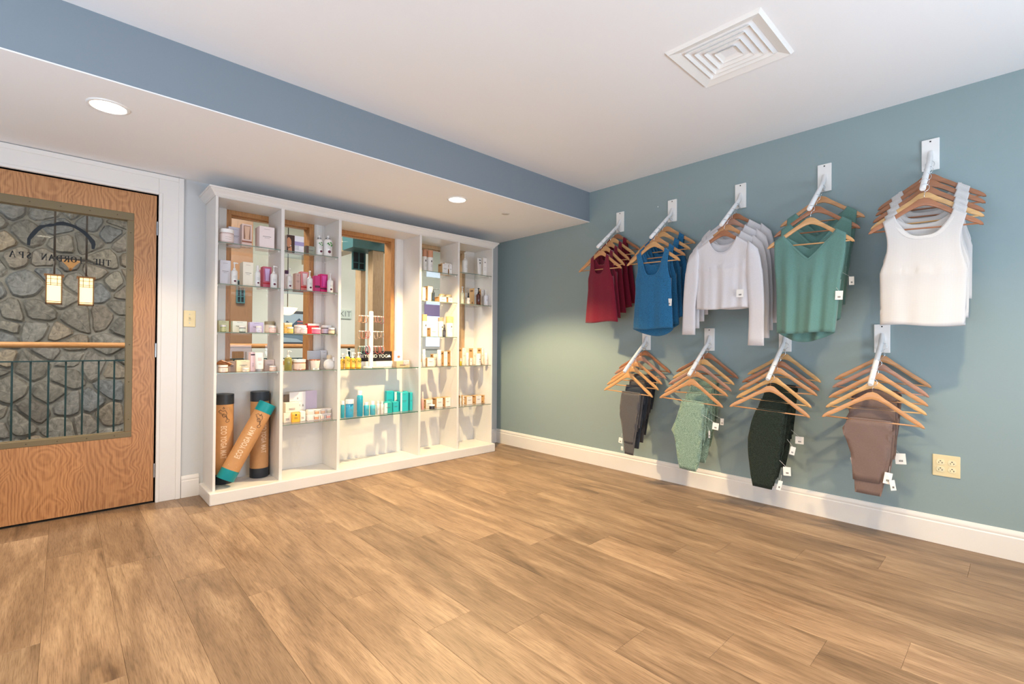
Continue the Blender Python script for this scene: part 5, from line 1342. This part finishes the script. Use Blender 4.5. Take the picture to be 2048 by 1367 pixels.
for c in pts:
    oth = sorted([q for q in pts if q != c], key=lambda q: (q[0]-c[0])**2+(q[1]-c[1])**2)[:22]
    poly = cell(c, oth)
    if len(poly) < 3: continue
    cx = sum(q[0] for q in poly)/len(poly); cz = sum(q[1] for q in poly)/len(poly)
    # cut corners once, then pull the outline in by a joint's half width
    q_ = []
    for j in range(len(poly)):
        p0, p1 = poly[j], poly[(j+1) % len(poly)]; l_ = math.hypot(p1[0]-p0[0], p1[1]-p0[1])
        if l_ < .012: continue
        for f_ in ((.16, .5, .84) if l_ > .09 else (.2, .8)): q_.append((p0[0]+(p1[0]-p0[0])*f_, p0[1]+(p1[1]-p0[1])*f_))
    n = len(q_)
    if n < 5: continue
    out_ = []
    for (x_, z_) in q_:
        dx, dz = x_-cx, z_-cz; l_ = math.hypot(dx, dz)+1e-9; k_ = (l_-rs.uniform(.006, .013))/l_; out_.append((dx*k_, dz*k_))
    hgt = rs.uniform(.03, .065); b = MB(); vs = []
    tx, tz = rs.uniform(-.12, .12), rs.uniform(-.12, .12)
    for (k_, y_) in ((1.0, .03), (.985, -hgt*.35), (.86, -hgt*.9), (.45, -hgt*1.05)):
        for i in range(n):
            x = out_[i][0]*k_; z = out_[i][1]*k_
            vs.append((x, y_+(x*tx+z*tz if k_ < .99 else 0)+(rs.uniform(-.006, .006) if k_ < .9 else 0), z))
    vs.append((0, -hgt*1.05, 0))
    b.add(vs, [(q*n+i, q*n+(i+1) % n, (q+1)*n+(i+1) % n, (q+1)*n+i) for q in range(3) for i in range(n)]+[(3*n+i, 3*n+(i+1) % n, 4*n) for i in range(n)])
    o = b.build('stone', STONE, stonew, auto=32); o.location = (cx, SY+.03, cz)
# railing
RLY = 2.0
rl = thing('gallery_railing', 'dark green steel railing with oak handrail in the corridor beyond the door glass', 'railing', (0, RLY, 0))
b = MB(); b.lathe([(.026, -5.6/2), (.026, 5.6/2)], 14, sx=1, sy=.8); hr = b.build('handrail', WWOOD, rl, auto=40); hr.rotation_euler = (0, PI/2, 0); hr.location = (-3.5, 0, 1.042)
b = MB(); b.box(-6.3, -.72, -.018, .018, .890, .902); b.box(-6.3, -.72, -.012, .012, .05, .062)
for x in (-6.2, -4.85, -2.28, -.8): b.box(x-.012, x+.012, -.012, .012, 0, 1.03)
b.build('rail_bars', TEALM, rl)
x = at_y(26.3, 760, RLY)[0]-.114*16
proto = None
for j in range(47):
    xx = x+.1135*j
    if proto is None:
        b = MB(); b.box(-.007, .007, -.007, .007, .055, .895); proto = b.build('baluster', TEALM, rl); o = proto
    else:
        o = proto.copy(); COL.objects.link(o); o.parent = rl
    o.location = (xx, 0, 0)
# chandelier
CY = 1.0
zb = at_y(140, 518, CY)[2]; xl, xr = at_y(109.5, 480, CY)[0], at_y(173.5, 480, CY)[0]
ch = thing('pendant_chandelier', 'craftsman chandelier with two lit lanterns and an amber bowl beyond the door glass', 'chandelier', ((xl+xr)/2, CY, 0))
xm = (xl+xr)/2; IRON = mat('lantern_iron', (74, 66, 58), .5, metal=.3); LW = mat('lantern_frame', (150, 104, 56), .45)
GLOW = mat('lantern_glass', (255, 236, 190), .4, emis=(255, 222, 158), est=2.0)
for x in (xl, xr):
    b = MB(); b.tube([(x-xm, 0, zb), (x-xm, 0, 2.85)], .007, 8); b.tube([(x-xm, 0, zb), (x-xm, 0, at_y(109, 549, CY)[2])], .006, 8); b.build('stem', IRON, ch, smooth=True)
b = MB(); b.box(xl-xm-.025, xr-xm+.025, -.007, .007, zb-.008, zb+.006); b.build('crossbar', IRON, ch)
b = MB(); b.lathe([(.062, zb-.012), (.05, zb-.02), (.028, zb-.045), (.013, zb-.066), (.004, zb-.072)], 22); b.build('bowl', mat('amber_bowl', (196, 152, 100), .4, emis=(236, 176, 110), est=.25), ch, smooth=True)
b = MB(); b.lathe([(.012, zb-.070), (.013, zb-.076), (.003, zb-.088)], 12); b.build('finial', LW, ch, smooth=True)
for x, (u0, u1, v0, v1) in ((xl, (93, 126, 549, 609)), (xr, (156, 190, 554, 612))):
    z1, z0 = at_y(u0, v0, CY)[2], at_y(u1, v1, CY)[2]; hw = .042; xc = x-xm
    lt = MB(); lt.box(xc-hw-.012, xc+hw+.012, -hw-.012, hw+.012, z1-.006, z1+.004); lt.box(xc-hw-.004, xc+hw+.004, -hw-.004, hw+.004, z0, z0+.010)
    lt.box(xc-hw, xc+hw, -hw, hw, z0+.018, z0+.022)
    for sx in (-1, 1):
        for sy in (-1, 1): lt.box(xc+sx*hw-.004, xc+sx*hw+.004, sy*hw-.004, sy*hw+.004, z0, z1)
    for yy in (-hw-.001, hw+.001):
        for z in (z1-.03, z1-.062, z1-.075): lt.box(xc-hw, xc+hw, yy-.0015, yy+.0015, z-.0015, z+.0015)
        for dx in (-.018, .018): lt.box(xc+dx-.0015, xc+dx+.0015, yy-.0015, yy+.0015, z1-.08, z1)
    for xx in (xc-hw-.001, xc+hw+.001):
        for z in (z1-.03, z1-.062, z1-.075): lt.box(xx-.0015, xx+.0015, -hw, hw, z-.0015, z+.0015)
    ln = lt.build('lantern', LW, ch)
    b = MB(); b.box(xc-hw+.003, xc+hw-.003, -hw+.003, hw-.003, z0+.012, z1-.008); b.build('lantern_shade', GLOW, ln)
# timber posts with teal brackets seen through the display windows
def post(label, u0, um, u1, y, top=2.85, br=None, zcap=None, depth=None, wood=None):
    x0, x1 = at_y(um, 600, y)[0], at_y(u1, 600, y)[0]
    d_ = depth or .14
    t = thing('timber_post', label, 'post', ((x0+x1)/2, y, 0)); w_ = (x1-x0)/2
    b = MB(); b.box(-w_, w_, 0, d_, 0, top); b.build('post_shaft', wood or PWOOD, t, bevel=.004)
    if br:
        u_a, u_b, va, vb = br; xa, xb = at_y(u_a, va, y-.02)[0]-(x0+x1)/2, at_y(u_b, va, y-.02)[0]-(x0+x1)/2
        z1, z0 = at_y((u_a+u_b)/2, va, y-.02)[2], at_y((u_a+u_b)/2, vb, y-.02)[2]
        b = MB(); e = .012
        b.box(xa, xb, -.03, -.001, z0, z0+e); b.box(xa, xb, -.03, -.001, z1-e, z1); b.box(xa, xa+e, -.03, -.001, z0+e, z1-e); b.box(xb-e, xb, -.03, -.001, z0+e, z1-e); b.box((xa+xb)/2-.004, (xa+xb)/2+.004, -.03, -.001, z0+e, z1-e)
        zz = z0+(z1-z0)*.27; b.box(xa+e, xb-e, -.028, -.001, zz, zz+.008); b.build('bracket', TEALB, t)
        b = MB(); b.box(xa+e, xb-e, -.006, -.001, z0+e, z1-e); b.build('bracket_back', BLACK, t)
    return t
post('brown timber post beyond the left display window', 452, 456, 505, 2.2, br=(473, 490, 560, 606), wood=oak_mat('dark_post_wood', (112, 80, 54), (150, 112, 78), cath=.4, zs=.15, amp=.02))
p2 = post('tall timber post with a teal bracket beyond the middle window', 733, 745, 767, 1.0, depth=.12)
p1 = post('narrow timber post left of the tall one beyond the middle window', 708, 721, 731, 1.25, br=(705, 731, 488, 540), depth=.14)
xb_ = at_y(722, 490, 1.1)[0]
b = MB(); b.box(-.07, .07, -.9, 2.0, 0, .16); o = b.build('ceiling_beam', PWOOD); o.location = (at_y(705, 490, 1.6)[0], 1.25, at_y(700, 500, 1.6)[2]); o.location[1] = 1.1
tag(o, 'timber ceiling beam running back from the posts beyond the middle window', 'beam')
zt2 = at_y(720, 495, 1.1)[2]
b = MB(); b.box(-.19, .24, -.13, .14, -.03, .12); o = b.build('post_cap', TEALB); o.location = (at_y(728, 495, 1.1)[0], 1.1, zt2); tag(o, 'teal metal cap plate over the timber posts beyond the middle window', 'cap plate')
# poster on the far wall
xa, xb = at_y(560, 650, SY)[0], at_y(640, 650, SY)[0]; z1, z0 = at_y(590, 622, SY)[2], at_y(590, 688, SY)[2]
t = thing('framed_poster', 'framed blue grey mountain village poster seen through the second bay', 'poster', ((xa+xb)/2, SY-.001, (z0+z1)/2))
W_, H_ = (xb-xa)/2, (z1-z0)/2
b = MB(); b.box(-W_, W_, -.02, 0, -H_, H_); b.box(-W_, W_, -.026, -.02, H_-.03, H_); b.build('poster_frame', pm((84, 86, 92), .4), t)
b = MB(); b.box(-W_+.03, W_-.03, -.022, -.02, -H_+.03, H_-.04); b.build('sky_area', pm((176, 196, 210), .4), t)
b = MB(); b.prism([(-W_+.03, -.0), (-W_*.7, .10), (-W_*.45, .04), (-W_*.1, .14), (W_*.2, .05), (W_*.5, .10), (W_-.03, .0), (W_-.03, -.1), (-W_+.03, -.1)], 'y', -.024, -.022); b.build('mountain_print', pm((78, 96, 116), .5), t)
b = MB(); b.prism([(-W_+.03, -.1), (W_-.03, -.1), (W_-.03, -.30), (-W_*.2, -.16), (-W_+.03, -.14)], 'y', -.025, -.022); b.build('lake_print', pm((116, 140, 158), .5), t)
b = MB(); b.box(-W_*.2, W_*.7, -.026, -.022, H_-.16, H_-.14); b.box(-W_*.2, W_*.6, -.026, -.022, H_-.20, H_-.185); b.build('red_title_lines', pm((206, 120, 120), .5), t)
# sconce bowl
ps = at_y(575, 622, 2.6)
t = thing('bowl_pendant', 'glowing cream bowl pendant seen through the second bay', 'pendant light', (ps[0], 2.6, ps[2]))
b = MB(); b.lathe([(.03, -.05), (.07, -.03), (.11, .02), (.12, .045)], 24); b.build('bowl_shade', mat('bowl_glow', (255, 232, 190), .5, emis=(255, 220, 160), est=3.0), t, smooth=True)
b = MB(); b.tube([(0, 0, .045), (0, 0, 2.85-ps[2])], .006, 8); b.build('stem', IRON, t, smooth=True)
# exit sign on far wall
pe = at_y(686, 628, SY)
t = thing('exit_sign', 'small pale exit sign on the far corridor wall behind the middle bay', 'sign', (pe[0], SY-.002, pe[2]))
b = MB(); b.box(-.16, .13, -.03, 0, -.07, .07); b.build('sign_body', pm((214, 224, 214), .5), t, bevel=.004)
vs, fs = text_tris('EXIT', .12, 1.1); b = MB(); b.add([(v[0]-.015, -.031, v[1]) for v in vs], fs); b.build('sign_lettering', pm((130, 136, 136), .5), t)
# far bright window
w4 = struct(thing('window_4', 'x', 'x')); del w4['label']; del w4['category']
xa, xb = at_y(852, 660, SY-.03)[0], at_y(878, 660, SY-.03)[0]+.4; z1, z0 = at_y(865, 630, SY-.03)[2], at_y(865, 692, SY-.03)[2]
b = MB(); b.box(xa-.05, xb+.05, SY-.03, SY, z0-.05, z0); b.box(xa-.05, xb+.05, SY-.03, SY, z1, z1+.05); b.box(xa-.05, xa, SY-.03, SY, z0, z1); b.box(xb, xb+.05, SY-.03, SY, z0, z1); b.box((xa+xb)/2-.02, (xa+xb)/2+.02, SY-.03, SY, z0, z1); b.build('window_frame', TRIMW, w4)
b = MB(); b.box(xa, xb, SY-.012, SY-.006, z0, z1); b.build('window_pane', mat('daylit_pane', (200, 225, 255), .3, emis=(214, 232, 255), est=2.2), w4)
b = MB(); b.box(xa-.04, xb+.05, SY-.05, SY-.035, z1-.02, z1+.22); o = b.build('window_valance', pm((176, 156, 206), .8)); tag(o, 'purple fabric valance over the bright far window behind the fourth bay', 'valance')
# area lamps added below the corridor ceiling as fill, without fittings
for x, y in ((-4.6, 1.1), (-2.3, 1.1), (0.2, 1.1)):
    area('corridor_fill', (x, y, 2.82), (0, 0, 0), 1.2, .8, 80, (1.0, .94, .86))
area('atrium_daylight', (-6.3, 2.2, 2.3), (PI/2-.2, 0, -PI/2), 1.4, 1.0, 30, (.62, .80, 1))
